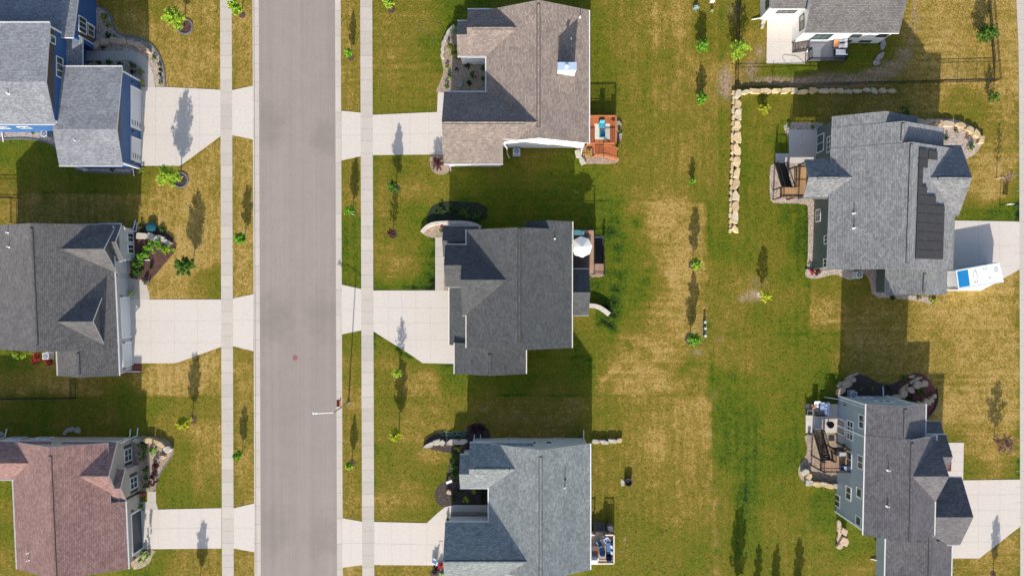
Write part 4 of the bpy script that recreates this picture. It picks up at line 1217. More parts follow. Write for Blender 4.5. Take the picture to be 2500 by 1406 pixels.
C.downspout(298, 1080, 3.8, 318, 1066, (0.0, 1.0)); C.downspout(303, 1078, 3.8, 336, 1063, (0.0, 1.0)); C.downspout(2, 1080, 3.8, 14, 1065, (0.1, 1.0))
C.done()

# --- D taupe house, top centre
D = House(20, -470, 'taupe shingled house with white walls, white chimney and wooden deck', SH_D, W_WHITE)
kD = (7.3 - 4.3) / 119.5
D.gable('v', -645.6, -336, -60, 179, 4.3, 7.3, ventr=(8, 24))
D.gable('u', -103, 50, -647, -538, 4.28, 6.1, 'gable_roof', inner=(0, 1), vent=(-90, 5))
D.gable('u', -126.6, -60, -620, -538.6, 4.26, 5.65, 'bay_roof', inner=(0, 1), vent=False)
D.gable('u', -158, 58, -455, -288.5, 4.29, 7.28, 'garage_roof', inner=(0, 1), br=-372, vent=(-154, 30), walls=False,
        poly1=[(-158, -288.5), (-21, -288.5), (-21, -338), (58, -338), (58, -372), (-158, -372)])
D.wall.hexa([D.W(-152, -296, 0), D.W(-27, -296, 0), D.W(-27, -447, 0), D.W(-152, -447, 0)],
            [D.W(-152, -296, 4.2), D.W(-27, -296, 4.2), D.W(-27, -447, 4.2), D.W(-152, -447, 4.2)], 0)
for u in (-152, ):
    D.wall.face([D.W(u, -296, 4.2), D.W(u, -447, 4.2), D.W(u, -372, 6.9)], 0)
D.wall.face([D.W(-27, -296, 4.2), D.W(-27, -372, 4.2), D.W(-27, -372, 6.9)], 0)
for (px, py, z) in ((1416, 13 + 30, 0), (1394, 95, 0)):
    D.pipe(px, py, slope(59.5, 7.3, kD))
# chimney
ch = MB()
c0 = [(103, -502), (143, -502), (143, -487), (103, -487)]
ch.hexa([D.W(u, v, 5.2) for u, v in c0][::-1], [D.W(u, v, 7.65) for u, v in c0][::-1], 0)
cho = D.add(ch, 'chimney', [W_WHITE])
cp = MB()
c1 = [(101.5, -503.5), (144.5, -503.5), (144.5, -485.5), (101.5, -485.5)]
cp.hexa([D.W(u, v, 7.66) for u, v in c1][::-1], [D.W(u, v, 7.72) for u, v in c1][::-1], 0)
w = D.W(122, -494, 7.72)
cp.cyl(w, w + Vector((0, 0, .45)), .17, .17, 12).cyl(w + Vector((0, 0, .45)), w + Vector((0, 0, .6)), .28, .05, 12)
co = D.add(cp, 'chimney_cap', plain('chimney_metal', (0.5, 0.6, 0.75, 1), 0.35, 0.05, metal=0.3)); co.parent = cho
D.window('v', -341.5, 1405, 355.5, 0.5, 0.4, 1, 1, z=3.0)
D.downspout(1230, 352, 4.1, 1238, 375, (0.3, -0.6)); D.downspout(1098, 400, 4.1, 1101, 402, (-0.05, -0.9)); D.downspout(1188, 139, 4.1, 1190, 150, (-1.9, -0.3)); D.downspout(1425, 352, 4.1, 1419, 366, (0.0, -1.0))
D.done()

# --- E dark slate house, centre
E = House(10, 20, 'dark slate roofed house in the middle, with a white parasol on its deck', SH_E, W_DKG, trim=M_CREAM)
kE = (8.5 - 5.0) / 121.5
E.gable('v', -134, 138, -105, 138, 5.0, 8.5, vent=(-132, 120))
E.gable('v', -153, -100, 31, 139.2, 4.98, 6.55, 'rear_roof', inner=(0, 1), vent=False, gut=(0, 1))
E.gable('u', -115, 30, -99, 63, 4.98, 7.67, 'gable_roof', inner=(0, 1), vent=False)
E.gable('u', -154, -60, -99.6, -3, 4.96, 6.55, 'bay_roof', inner=(0, 1), vent=False)
E.gable('u', -162, -79, -145.6, -73, 3.2, 4.6, 'porch_roof', inner=(0, 1), vent=False, gut=(1, 0))
E.shed(-147.5, -96, -4, 134, [3.2, 4.7, 4.7, 3.2], 'garage_roof', 'v')
E.gable('v', 128, 200, -134, 32.5, 4.0, 6.0, 'garage_roof', inner=(1, 0), vent=(150, 196))
E.gable('u', 139.5, 181, -44, 64, 3.2, 4.8, 'sunroom_roof', inner=(1, 0), vent=(142, 179), og=2)
gm_ = MB()
gm_.bar(E.W(-148.8, -3, 3.13), E.W(-148.8, 132, 3.13), .13, .08)
E.add(gm_, 'gutter', M_CREAM)
E.pipe(1354, 583, slope(16.5, 8.5, kE)); 
E.window('u', -148.5, 1087, 625, 1.6, 1.3, 2, 1, z=2.6)
E.garage('u', -142.5, 1102, 770, 4.9, 2.2, D_WHITE, lites=0)
E.done()

# --- F blue-grey house, bottom centre
F = House(20, 510, 'blue grey shingled house with a courtyard notch and pale grey north wall', SH_F, W_FGREY)
kF = (8.1 - 4.5) / 117.7
F.gable('v', 360.5, 652.6, -54, 181.4, 4.5, 8.1, ventr=(14, 4))
F.gable('u', -98, 50, 359, 462.6, 4.48, 6.4, 'gable_roof', inner=(0, 1), vent=(-85, -5))
F.gable('u', -120.6, -50, 386.6, 463.2, 4.46, 5.9, 'bay_roof', inner=(0, 1), vent=False)
F.gable('u', -155, 60, 543, 687, 4.49, 7.17, 'garage_roof', inner=(0, 1), vent=(-150, 35))
for px, py, w_, h_ in ((1254, 1081, .8, .35), (1302, 1081, .8, .35), (1340, 1081, .8, .35)):
    F.window('v', 366, px, py, 0.75, 1.4, 1, 1, fw=.12)
F.window('v', 366, 1248, 1071, 1.3, 0.8, 2, 1, z=0.65, fw=.12); F.window('v', 366, 1367, 1071, 1.3, 0.8, 2, 1, z=0.65, fw=.12)
st = MB()
st.box(*sorted([F.W(-148, 0, 0).x, F.W(-54, 0, 0).x]), *sorted([F.W(0, 546.5, 0).y, F.W(0, 549, 0).y]), 0, 1.0)
F.add(st, 'stone_skirt', stone('stone_veneer', lin(95, 88, 82), lin(150, 142, 132)))
F.pipe(1379, 1170, slope(63.7, 8.1, kF), M_BLACK, .5, .05); F.pipe(1378, 1190, slope(63.7, 8.1, kF), M_PIPEW)
F.downspout(1438, 1086, 4.3, 1425, 1070, (0.0, 1.1)); F.downspout(1150, 1083, 4.2, 1157, 1070, (0.1, .5)); F.downspout(1157, 1083, 4.2, 1173, 1070, (0.0, .5))
F.done()

# --- G white house, top right
G = House(790, -680, 'white house with graphite roof, patio and rear deck, cut by the top edge', SH_G, W_WHITE)
G.gable('u', 679, 898, -590, -830, 4.5, 7.9, br=-710, walls=False, gut=(1, 1), vent=False)
G.gable('u', 601, 700, -647, -870, 4.4, 7.5, 'wing_roof', br=-758, walls=False, gut=(1, 0), vent=False)
for (u0, u1, v0, ze_, zz) in ((684, 893, -597, 4.4, 7.6), (606, 700, -653, 4.3, 7.2)):
    vb = -822 if u0 > 650 else -862; vr = (-710 if u0 > 650 else -758)
    prof = [(v0, 0), (v0, ze_), (vr, zz), (vb, ze_), (vb, 0)]
    a_ = [G.W(u0, v, z) for v, z in prof]; b_ = [G.W(u1, v, z) for v, z in prof]
    G.wall.face(a_, 0); G.wall.face(b_[::-1], 0)
    G.wall.face([a_[0], b_[0], b_[1], a_[1]], 0); G.wall.face([a_[3], b_[3], b_[4], a_[4]], 0)
kw = plain('window_frame_black', (0.02, 0.02, 0.022, 1), 0.4, 0.1)
G.window('v', -597, 2089, 87.5, 1.2, 0.9, 1, 1, trim=kw); G.window('v', -597, 2154, 87, 1.2, 0.9, 1, 1, trim=kw)
G.window('v', -597, 2072, 99, 0.9, 0.5, 1, 1, z=0.7, trim=kw); G.window('v', -597, 2116, 98.5, 1.4, 0.5, 1, 1, z=0.7, trim=kw)
G.window('v', -597, 2006, 90, 2.2, 1.9, 2, 1, z=2.4, trim=kw, name='patio_door')
G.window('v', -653, 1920, 28.5, 2.4, 1.1, 3, 1, trim=kw)
G.window('u', 684, 1958, 55, 1.8, 1.3, 2, 1, trim=kw); G.window('u', 606, 1874, 10, 1.0, 1.1, 1, 1, trim=kw)
G.downspout(1886, 22, 4.2, 1856, 46, (-1.1, -0.1)); G.downspout(1966, 83, 4.2, 1936, 102, (-.1, -.2), M_DKTRIM)
G.done()

# --- I grey house with solar panels, right middle
I = House(870, -190, 'grey shingled house with dark green walls and solar panels on its roof', SH_I, W_GREEN, trim=plain('green_trim', lin(150, 152, 150), .5, .06), sk=-0.035, v0=-190)
kI = 3.8 / 143
I.gable('v', -320, -42, 730, 1016, 5.3, 9.1, vent=(-316, -55))
I.gable('v', -368, -310, 730.4, 984, 5.29, 8.65, 'rear_roof', inner=(0, 1), vent=(-364, -325))
I.gable('v', -394, -355, 730.8, 922, 5.28, 7.8, 'rear_roof', inner=(0, 1), vent=False)
I.gable('v', -60, 16, 888, 1029, 3.1, 4.96, 'garage_roof', inner=(1, 0), vent=(-34, 8))
I.gable('u', 671, 800, -293.7, -207.8, 5.0, 6.4, 'porch_roof', inner=(0, 1), vent=(690, 740), walls=False)
I.wall.face([I.W(676, -288, 5.0), I.W(676, -213, 5.0), I.W(676, -250.7, 6.15)], 0)
I.gable('u', 880, 1028, -325.6, -167.5, 5.28, 7.5, 'gable_roof', inner=(1, 0), vent=(950, 1020))
wI = 737.6
I.window('u', wI, 2001, 351, 2.2, 1.9, 2, 1, name='patio_door', z=1.2); I.window('u', wI, 2026, 352, 1.9, 1.4, 3, 2)
I.window('u', wI, 1998, 526, 1.5, 1.3, 2, 2); I.window('u', wI, 2017, 585, 1.0, 0.9, 2, 1); I.window('u', wI, 2015, 642, 1.0, 0.9, 2, 1)
I.pipe(2084, 521, slope(873, 9.1, kI), M_PIPEW, .45); I.pipe(2084, 557, slope(873, 9.1, kI), M_PIPEW, .45)
I.downspout(2024, 470, 5.1, 2001, 480, (0, 0)); I.downspout(2024, 655, 5.1, 1996, 660, (-1.6, 0.2), M_DKTRIM)
I.done()

# --- J slate house, right bottom
J = House(880, 480, 'slate roofed house with a tall blue grey back wall of many windows', SH_J, W_SLATE, sk=-0.022, v0=420)
kJ = (10.35 - 7.9) / 79
J.gable('v', 328, 550, 785, 943, 7.9, 10.35, vent=(334, 548))
J.wall.bar(J.W(792.3, 544.7, 0), J.W(792.3, 544.7, 7.6), .2, .2, 2)
J.gable('v', 258, 335, 785.5, 918, 7.88, 9.95, 'rear_roof', inner=(0, 1), vent=(262, 325), corner=True)
J.gable('v', 543, 740, 886, 1042, 3.0, 5.4, 'garage_roof', inner=(1, 0), vent=(548, 735))
J.gable('u', 860, 945, 338.5, 475.6, 7.88, 10.3, 'gable_roof', inner=(1, 0), vent=False, gut=(1, 0))
J.gable('u', 930, 1005, 340, 431, 4.5, 5.9, 'porch_roof', inner=(1, 0), vent=False)
J.shed(905, 1004, 312, 345, [3.4, 3.4, 4.3, 4.3], 'porch_roof')
J.gable('u', 930, 1040, 437.7, 592.4, 4.8, 7.1, 'garage_roof', inner=(1, 0), vent=False, poly1=[(1010, 592.4), (1040, 592.4), (1040, 515.05), (930, 515.05), (930, 548)])
wJ = 792.8
for px, py, w_, h_, nx, ny in ((2076, 1050, 2.3, 1.5, 3, 2), (2104, 1029, 1.6, 1.2, 2, 1), (2101, 1128, 1.6, 1.2, 2, 1), (2072, 1203, 1.6, 1.3, 2, 1), (2098, 1202, 1.1, 1.2, 1, 1), (2045, 1222, 1.5, 1.3, 2, 1), (2096, 1271, 1.1, 1.2, 1, 1)):
    J.window('u', wJ, px, py, w_, h_, nx, ny, fw=.14)
J.window('u', wJ, 2047, 1039, 1.9, 2.0, 2, 1, z=1.1, name='patio_door', fw=.14)
J.window('u', wJ, 2070, 1119, 1.9, 2.0, 2, 1, name='patio_door', fw=.14)
J.window('v', 263.2, 2112, 970.5, 1.8, 1.0, 2, 1, z=1.2, fw=.14); J.window('v', 263.2, 2157, 979, 1.8, 1.2, 2, 1, z=4.4, fw=.14)
J.pipe(2168, 1147, slope(864, 10.35, kJ)); J.pipe(2166, 1235, slope(864, 10.35, kJ))
J.downspout(2112, 990, 7.6, 2047, 974, (-1.8, .25)); J.downspout(2254, 988, 7.6, 2156, 966, (0, 1.2)); J.downspout(2166, 1385, 2.9, 2145, 1368, (-1.0, .2))
for px, py in ((2074, 992), (2047, 1078), (2075, 1095), (2073, 1150)):
    J.lantern('u', wJ, px, py)
cb = MB()
cb.obox(J.W(788, 563, 6.2), (1, 0, 0), (0, 1, 0), (0, 0, 1), .7, .75, 0.06)
J.done()

# solar array on the house I roof
SOL = thing('solar_array', I.W(930, -186, 7.2), 'black solar panels in a stepped block on the grey roof', 'solar array')
def sol_build(nt, N, L, B_):
    n = nz(N, L, 1.5, 3, .5, wpos(N))
    L.new(ramp(N, L, n, [(.3, (0.030, 0.027, 0.030, 1)), (.7, (0.042, 0.038, 0.041, 1))]), B_.inputs['Base Color'])
    B_.inputs['Roughness'].default_value = .35
M_SOL = mat('solar_cell', sol_build)
M_SOLF = plain('solar_frame', (.012, .012, .013, 1), .5, .1)
cw, rh = 29.6, 20.2
zr_ = lambda u: 9.1 - kI * (u - 873)
for r_ in range(12):
    n_ = [2, 1, .52, .52, 1, 2, 3, 3, 3, 3, 3, 3][r_]
    k_ = 0
    while k_ < n_:
        wdt = min(1, n_ - k_)
        u0 = 894 + k_ * cw + .5; u1 = u0 + cw * wdt - 1.0
        v0 = -307 + r_ * rh + .25; v1 = v0 + rh - .5
        c_ = [(u0, v0), (u1, v0), (u1, v1), (u0, v1)]
        mb = MB()
        t_ = [I.W(u, v, zr_(u) + .16) for u, v in c_][::-1]
        b_ = [t - Vector((0, 0, .06)) for t in t_]
        mb.hexa(b_, t_, 1)
        cx_ = sum(t_, Vector()) / 4
        mb.face([t + (cx_ - t) * .03 + Vector((0, 0, .004)) for t in t_], 0)
        adopt(mb.build('solar_panel', [M_SOL, M_SOLF]), SOL)
        k_ += 1
for rr_ in range(3):
    mb = MB()
    uu = 894 + cw * (rr_ + 1)
    if rr_ == 2: break
    mb.bar(I.W(uu, -206 if rr_ == 0 else -185, zr_(uu) + .09), I.W(uu, -65, zr_(uu) + .09), .07, .08)
    adopt(mb.build('mounting_rail', plain('rail_grey', (.12, .12, .125, 1), .5, .1)), SOL)
# ------------------------------------------------------------------ trees
DK = M_MULCHD
mulch_ring(452, 66, 18, M_MULCH, 'dark ring edging round the tree near the top of the left lawn')
mulch_ring(441, 440, 18, M_MULCHD, 'dark ring edging round the tree south of the wide driveway')
for x, y, r, m in ((591, 37, 8, M_MULCH), (857, 141, 8, M_MULCH), (859, 1130, 9, M_MULCH), (956, 24, 9, M_MULCH), (959, 572, 10, M_MULCHD), (470, 1024, 10, M_MULCH), (1692, 646, 11, M_MULCHD), (1686, 827, 14, M_MULCHD), (861, 520, 9, M_MULCHD), (1856, 719, 9, M_GRAV), (2424, 1400, 7, M_MULCH), (967, 462, 10, M_MULCH)):
    mulch_ring(x, y, r, m)
tree(450, 66, 4.6, 1.25, 'lime', 'lime green tree in an edged mulch ring, northernmost on the left lawns', dens=.8)
tree(441, 440, 5.0, 1.3, 'lime', 'tall lime green tree in an edged mulch ring just south of the wide driveway', dens=.8)
tree(591, 37, 4.0, .8, 'lime', 'pale lime tree leaning over the left sidewalk at the top edge')
tree(598, 586, 3.0, .75, 'bright', 'bright green young tree in the verge across from the charcoal house')
tree(592, 1104, 2.6, .5, 'bright', 'smallest bright sapling in the left verge, beside the red brown house lawn')
tree(857, 140, 2.6, .5, 'bright', 'little bright sapling in the right verge, northernmost', shape=spind)
tree(861, 520, 3.0, .62, 'bright', 'bright green sapling in the right verge north of the lamp shadow')
tree(859, 1130, 2.7, .48, 'lime', 'small yellow green sapling in a bare patch of the verge south of the street lamp', shape=spind)
tree(955, 22, 3.0, .65, 'lime', 'lime tree at the top edge on the lawn of the taupe house')
tree(967, 462, 3.7, .75, 'green', 'mid green tree on the lawn between the taupe house driveway and the dark slate house', shape=spind)
tree(959, 572, 2.5, .55, 'red', 'thin red leaved sapling in a black mulch circle on the lawn', dens=.22)
tree(974, 906, 2.9, .65, 'lime', 'sparse pale green sapling beside the angled driveway edge', dens=.3)
tree(974, 1052, 4.0, .78, 'yellow', 'yellow leaved young tree on the lawn left of the boulder row')
tree(470, 1024, 3.7, .85, 'yellow', 'yellow green tree beside a brown mulch circle north of the red brown house')
tree(472, 652, 4.1, 1.2, 'green', 'broad dark green tree on the dry gold lawn of the charcoal house', dens=1.1)
tree(489, 1422, 3.5, .75, 'green', 'tree just below the bottom edge whose shadow crosses the left driveway')
tree(1709, 119, 2.1, .8, 'bright', 'low bushy bright green tree, upper of the pair in the back lawn row', base=.1)
tree(1708, 247, 2.0, .72, 'bright', 'low bushy bright green tree, lower of the pair in the back lawn row', base=.1)
tree(1687, 444, 1.35, .4, 'bright', 'tiny bright sapling alone on the back lawn', base=.15, leaf=.1)
tree(1690, 646, 3.2, .72, 'lime', 'lime sapling in a black mulch circle, upper one in the dry back lawn')
tree(1684, 827, 3.7, .75, 'bright', 'bright green sapling in a black mulch circle beside the utility boxes', base=.2)
tree(1795, 131, 3.0, 1.35, 'lime', 'wide feathery lime tree against the black fence', dens=.55, base=.15)
tree(1862, 270, 1.3, .75, 'yellow', 'small vivid yellow tree inside the boulder wall corner', base=.1, leaf=.09)
tree(1857, 721, 2.8, .8, 'yellow', 'thin yellow green sapling in a gravelly spot of the swale', dens=.35)
tree(2392, 92, 2.6, 1.25, 'green', 'bushy green tree in the fenced yard corner beside the right fence', base=.1, dens=.8)
tree(2411, 241, 1.9, .75, 'green', 'sparse green sapling outside the fence corner', base=.15, dens=.35)
tree(2426, 1074, 3.2, 1.3, 'russet', 'thin russet leaved tree on the right front lawn', dens=.35)
tree(2432, 437, 3.2, .8, 'russet', 'almost bare sapling with a white trunk beside the yard sign', dens=.06, bark=M_BARKP)
tree(1796, 1424, 4.3, 1.05, 'dark', 'dark tree below the bottom edge, casting the widest shadow there', base=.12)
tree(1847, 1446, 2.7, .5, 'dark', 'slim tree below the bottom edge, left of the row of three', base=.1)
tree(1891, 1446, 2.7, .55, 'dark', 'slim tree below the bottom edge, middle of the row of three', base=.1)
tree(1945, 1446, 3.0, .65, 'dark', 'slim tree below the bottom edge, right of the row of three', base=.1)
tree(2424, 1403, 3.3, .6, 'green', 'slender tree at the bottom edge by the angled right driveway', dens=.6)
tree(1069, 401, 1.5, .95, 'red', 'dark red leaved tree in the gravel beside the taupe garage', base=.1, dens=.9, leaf=.09)
tree(1697, 22, 1.1, .5, 'blue', 'small blue spruce on the back lawn at the top edge', base=.02, shape=cone, leaf=.08)

# ------------------------------------------------------------------ shrubs and flowers
BL = [
 (255, 43, 13, .7, 'olive', 'yellow green shrub in the gravel bed, largest beside the blue wall'),
 (263, 62, 9, .5, 'olive', 'small olive shrub right below the largest one by the blue wall'),
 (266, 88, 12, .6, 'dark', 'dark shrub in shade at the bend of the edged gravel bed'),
 (251, 118, 5, .4, 'purple', 'tiny dark shrub on the gravel between boulders and walk'),
 (376, 142, 6, .4, 'green', 'round green plant at the outer curve of the walk, northernmost of five'),
 (387, 157, 4, .4, 'green', 'second plant from the north along the outer curve of the walk'),
 (389, 169, 4, .5, 'dark', 'third dark conical plant along the outer curve of the walk'),
 (390, 181, 5, .45, 'dark', 'fourth dark plant along the outer curve of the walk'),
 (391, 202, 5, .4, 'green', 'last green plant of the outer curve, by the driveway'),
 (340, 175, 8, .5, 'olive', 'yellow tipped grass tuft inside the curve of the walk'),
 (346, 203, 7, .4, 'yellow', 'bright yellow plant at the driveway corner by the walk'),
 (323, 158, 8, .5, 'green', 'green tuft in the shaded gravel, eastmost below the walk'),
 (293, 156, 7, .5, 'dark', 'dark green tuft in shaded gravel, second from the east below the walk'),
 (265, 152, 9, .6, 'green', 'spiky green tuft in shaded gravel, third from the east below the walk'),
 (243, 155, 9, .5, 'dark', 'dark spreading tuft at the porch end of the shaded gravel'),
 (323, 174, 6, .4, 'purple', 'dark purple mound inside the curve of the walk'),
 (80, 325, 4, .3, 'green', 'lone plant in the gravel strip under the blue south wall'),
 (273, 413, 6, .4, 'green', 'lone green plant in the edged gravel south of the blue garage'),
 (340, 415, 11, .45, 'olive', 'olive mound outside the edging at the garage corner'),
 (360, 607, 22, 1.2, 'bright', 'large bright green shrub against the white windows of the charcoal house'),
 (345, 628, 16, .9, 'bright', 'bright shrub squeezed below the large one at the charcoal house wall'),
 (384, 595, 16, .8, 'bright', 'bright shrub behind the front boulders, left of two'),
 (405, 609, 16, .8, 'lime', 'lime shrub behind the front boulders, right of two'),
 (332, 645, 15, 1.0, 'green', 'mid green shrub under the white downspout extension'),
 (331, 664, 14, .9, 'green', 'mid green shrub beside the entrance walk of the charcoal house'),
 (356, 688, 9, .5, 'grey', 'silvery leaved plant at the tip of the mulch bed'),
 (335, 678, 7, .4, 'grey', 'small silvery plant touching the entrance walk'),
 (367, 654, 6, .5, 'dark', 'small dark conifer alone in the brown mulch'),
 (342, 556, 6, .5, 'green', 'small shrub in the shade behind the front boulders, left one'),
 (394, 562, 7, .4, 'green', 'low green shrub in the shade behind the front boulders, right one'),
 (322, 717, 13, .8, 'white', 'white flowering hydrangea in a small mulch circle by the garage'),
 (38, 868, 10, .5, 'lime', 'lime shrub at the left end of the red border'),
 (56, 869, 10, .5, 'lime', 'lime shrub next to the red border'),
 (84, 875, 13, .6, 'crimson', 'crimson shrub, left of the two red ones below the charcoal roof'),
 (113, 881, 12, .6, 'crimson', 'crimson shrub, right of the two red ones below the charcoal roof'),
 (345, 1090, 11, .8, 'green', 'round green shrub under the gable, upper one at the taupe wall'),
 (345, 1115, 11, .8, 'green', 'round green shrub under the gable, lower one at the taupe wall'),
 (372, 1103, 11, .7, 'bright', 'bright round shrub in the middle of the pebble bed'),
 (381, 1135, 11, .7, 'red', 'dark red barberry, northernmost of three in the pebble bed'),
 (374, 1155, 8, .6, 'purple', 'dark purple barberry, middle of three in the pebble bed'),
 (369, 1176, 11, .7, 'red', 'dark red barberry, southernmost of three in the pebble bed'),
 (354, 1147, 6, .6, 'green', 'clipped green ball shrub, upper of three by the taupe bay'),
 (356, 1166, 6, .6, 'green', 'clipped green ball shrub, middle of three by the taupe bay'),
 (354, 1187, 6, .6, 'green', 'clipped green ball shrub, lower of three by the taupe bay'),
 (346, 1237, 8, .6, 'green', 'green shrub in the small square of pebbles by the taupe garage'),
 (350, 1350, 7, .6, 'green', 'clipped green ball beside the tall evergreen at the garage corner'),
 (1109, 75, 8, .6, 'bright', 'bright lime shrub at the tip of the white stone edging'),
 (1103, 118, 15, 1.2, 'olive', 'large yellow green juniper behind the white stone edging'),
 (1110, 135, 13, 1.0, 'olive', 'yellow green juniper next to the white downspout'),
 (1092, 165, 6, .4, 'lime', 'lime tuft on the gravel curve, uppermost of three'),
 (1097, 187, 7, .4, 'green', 'green tuft on the gravel curve, middle of three'),
 (1090, 211, 6, .4, 'green', 'green tuft on the gravel curve, lowest of three'),
 (1115, 168, 5, .4, 'dark', 'smallest dark shrub in the gravel courtyard'),
 (1142, 162, 7, .5, 'dark', 'dark shrub in the gravel courtyard below the white wall'),
 (1155, 182, 8, .5, 'green', 'round shrub in the centre of the gravel courtyard'),
 (1179, 168, 7, .5, 'green', 'shrub in the gravel courtyard, upper one along the roof edge'),
 (1179, 193, 6, .5, 'green', 'shrub in the gravel courtyard, lower one along the roof edge'),
 (1145, 204, 8, .5, 'dark', 'dark round shrub beside the courtyard boulder'),
 (1434, 373, 11, .6, 'gold', 'golden yellow shrub boxed in beside the wooden steps'),
 (1512, 318, 5, .4, 'green', 'green plant between rocks east of the wooden deck'),
 (1510, 350, 6, .5, 'green', 'green plant at the lower corner of the wooden deck'),
 (1077, 563, 5, .5, 'green', 'small flowering plant at the porch corner of the dark slate house'),
 (1078, 553, 4, .4, 'pink', 'little mauve plant on the curved porch wall'),
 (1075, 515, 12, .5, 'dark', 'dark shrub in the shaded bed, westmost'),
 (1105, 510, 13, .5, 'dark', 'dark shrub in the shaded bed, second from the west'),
 (1135, 520, 14, .5, 'green', 'green shrub in the shaded bed, third from the west'),
 (1165, 528, 13, .5, 'green', 'green shrub in the shaded bed, eastmost'),
 (1118, 1096, 9, .7, 'lime', 'vivid lime shrub behind the white boulders'),
 (1110, 1118, 13, .9, 'green', 'green hedge shrub along the blue grey bay, first below the lime one'),
 (1106, 1138, 14, .9, 'green', 'green hedge shrub along the blue grey bay, second below the lime one'),
 (1110, 1158, 12, .8, 'green', 'green hedge shrub along the blue grey bay, lowest'),
 (1155, 1050, 13, 1.0, 'purple', 'purple black shrub in mulch by the hose, left of two'),
 (1175, 1047, 12, 1.0, 'purple', 'purple black shrub in mulch by the downspout, right of two'),
 (1158, 1200, 7, .5, 'yellow', 'small lime plant in the dark courtyard, upper one'),
 (1138, 1219, 10, .5, 'yellow', 'lime hosta in the dark courtyard, larger lower one'),
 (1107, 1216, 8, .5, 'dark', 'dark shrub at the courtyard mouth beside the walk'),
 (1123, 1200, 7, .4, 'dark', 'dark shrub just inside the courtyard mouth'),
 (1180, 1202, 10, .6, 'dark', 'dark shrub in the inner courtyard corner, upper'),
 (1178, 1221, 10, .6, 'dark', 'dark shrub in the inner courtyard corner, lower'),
 (1093, 1268, 6, .5, 'green', 'green shrub at the garage corner by the front walk'),
 (1062, 1395, 9, .6, 'purple', 'purple leaved shrub behind the red mower'),
 (1080, 1402, 9, .5, 'white', 'pale variegated plant at the bottom edge by the garage'),
 (1926, 307, 6, .3, 'green', 'small plant in the gravel above the grey patio, left one'),
 (1985, 310, 6, .3, 'green', 'small plant in the gravel above the grey patio, right one'),
 (1980, 664, 10, .5, 'crimson', 'dusky red shrub in the gravel corner of the grey green house'),
 (1995, 663, 9, .5, 'red', 'darker red shrub next to the dusky one in the gravel corner'),
 (2372, 357, 10, .6, 'green', 'green shrub in the front pebble bed, largest'),
 (2336, 321, 5, .4, 'green', 'small plant in the front pebble bed, upper left'),
 (2312, 338, 6, .4, 'dark', 'dark plant in the shaded part of the front pebble bed'),
 (2363, 333, 5, .4, 'russet', 'rust coloured plant in the front pebble bed'),
 (2212, 274, 16, .8, 'green', 'broad green shrub tucked behind the stepped grey roof'),
 (2280, 735, 9, .5, 'yellow', 'yellow shrub at the gravel tip south of the grey house'),
 (2180, 728, 7, .3, 'dark', 'low shrub in shade along the south wall of the grey house'),
 (2246, 727, 6, .3, 'olive', 'low shrub near the yellow one along the south wall'),
 (2250, 957, 11, .6, 'green', 'round green shrub between the two boulder arcs'),
 (2222, 970, 10, .5, 'dark', 'dark shrub beside the round one between the boulder arcs'),
 (2208, 925, 9, .5, 'green', 'green shrub above the upper boulder arc'),
 (2174, 951, 9, .5, 'dark', 'dark shrub in mulch close to the north downspout'),
 (2132, 950, 6, .4, 'olive', 'dry tuft in the shaded mulch, right of two'),
 (2102, 949, 6, .4, 'olive', 'dry tuft in the shaded mulch, left of two'),
 (2300, 1140, 8, .5, 'dark', 'dark shrub in the narrow red mulch strip by the entrance'),
]
for x, y, r, h, kd, lb in BL:
    cat = 'flower' if kd in ('pink',) else 'shrub'
    bush(x, y, r, h * 1.15, kd, lb, cat)
ev = bush(349, 1362, 11, 2.4, 'bright', 'tall narrow evergreen at the corner of the taupe garage', 'shrub', 'columnar_evergreen', shape=spind, dens=1.6)
bush(346, 1207, 5, .7, 'pink', 'pink flowers in a pot on the porch step of the taupe house', 'flower', 'potted_flowers')
bush(1738, 26, 5, .4, 'white', 'small pale plant on the back lawn at the top edge', 'plant', 'plant')

# weeds: clumps one can see in the bare swale soil
M_ROCK = stone('limestone', lin(158, 136, 102), lin(202, 180, 142))
M_ROCKW = stone('white_limestone', lin(148, 142, 132), lin(190, 184, 172))
M_ROCKP = stone('pinkish_stone', lin(150, 130, 112), lin(198, 174, 150))
M_ROCKL = stone('cream_limestone', lin(172, 150, 112), lin(218, 196, 156))
M_ROCKL2 = stone('pale_limestone', lin(166, 152, 124), lin(212, 198, 170))
M_ROCKG = stone('grey_stone', lin(120, 116, 112), lin(168, 162, 155))

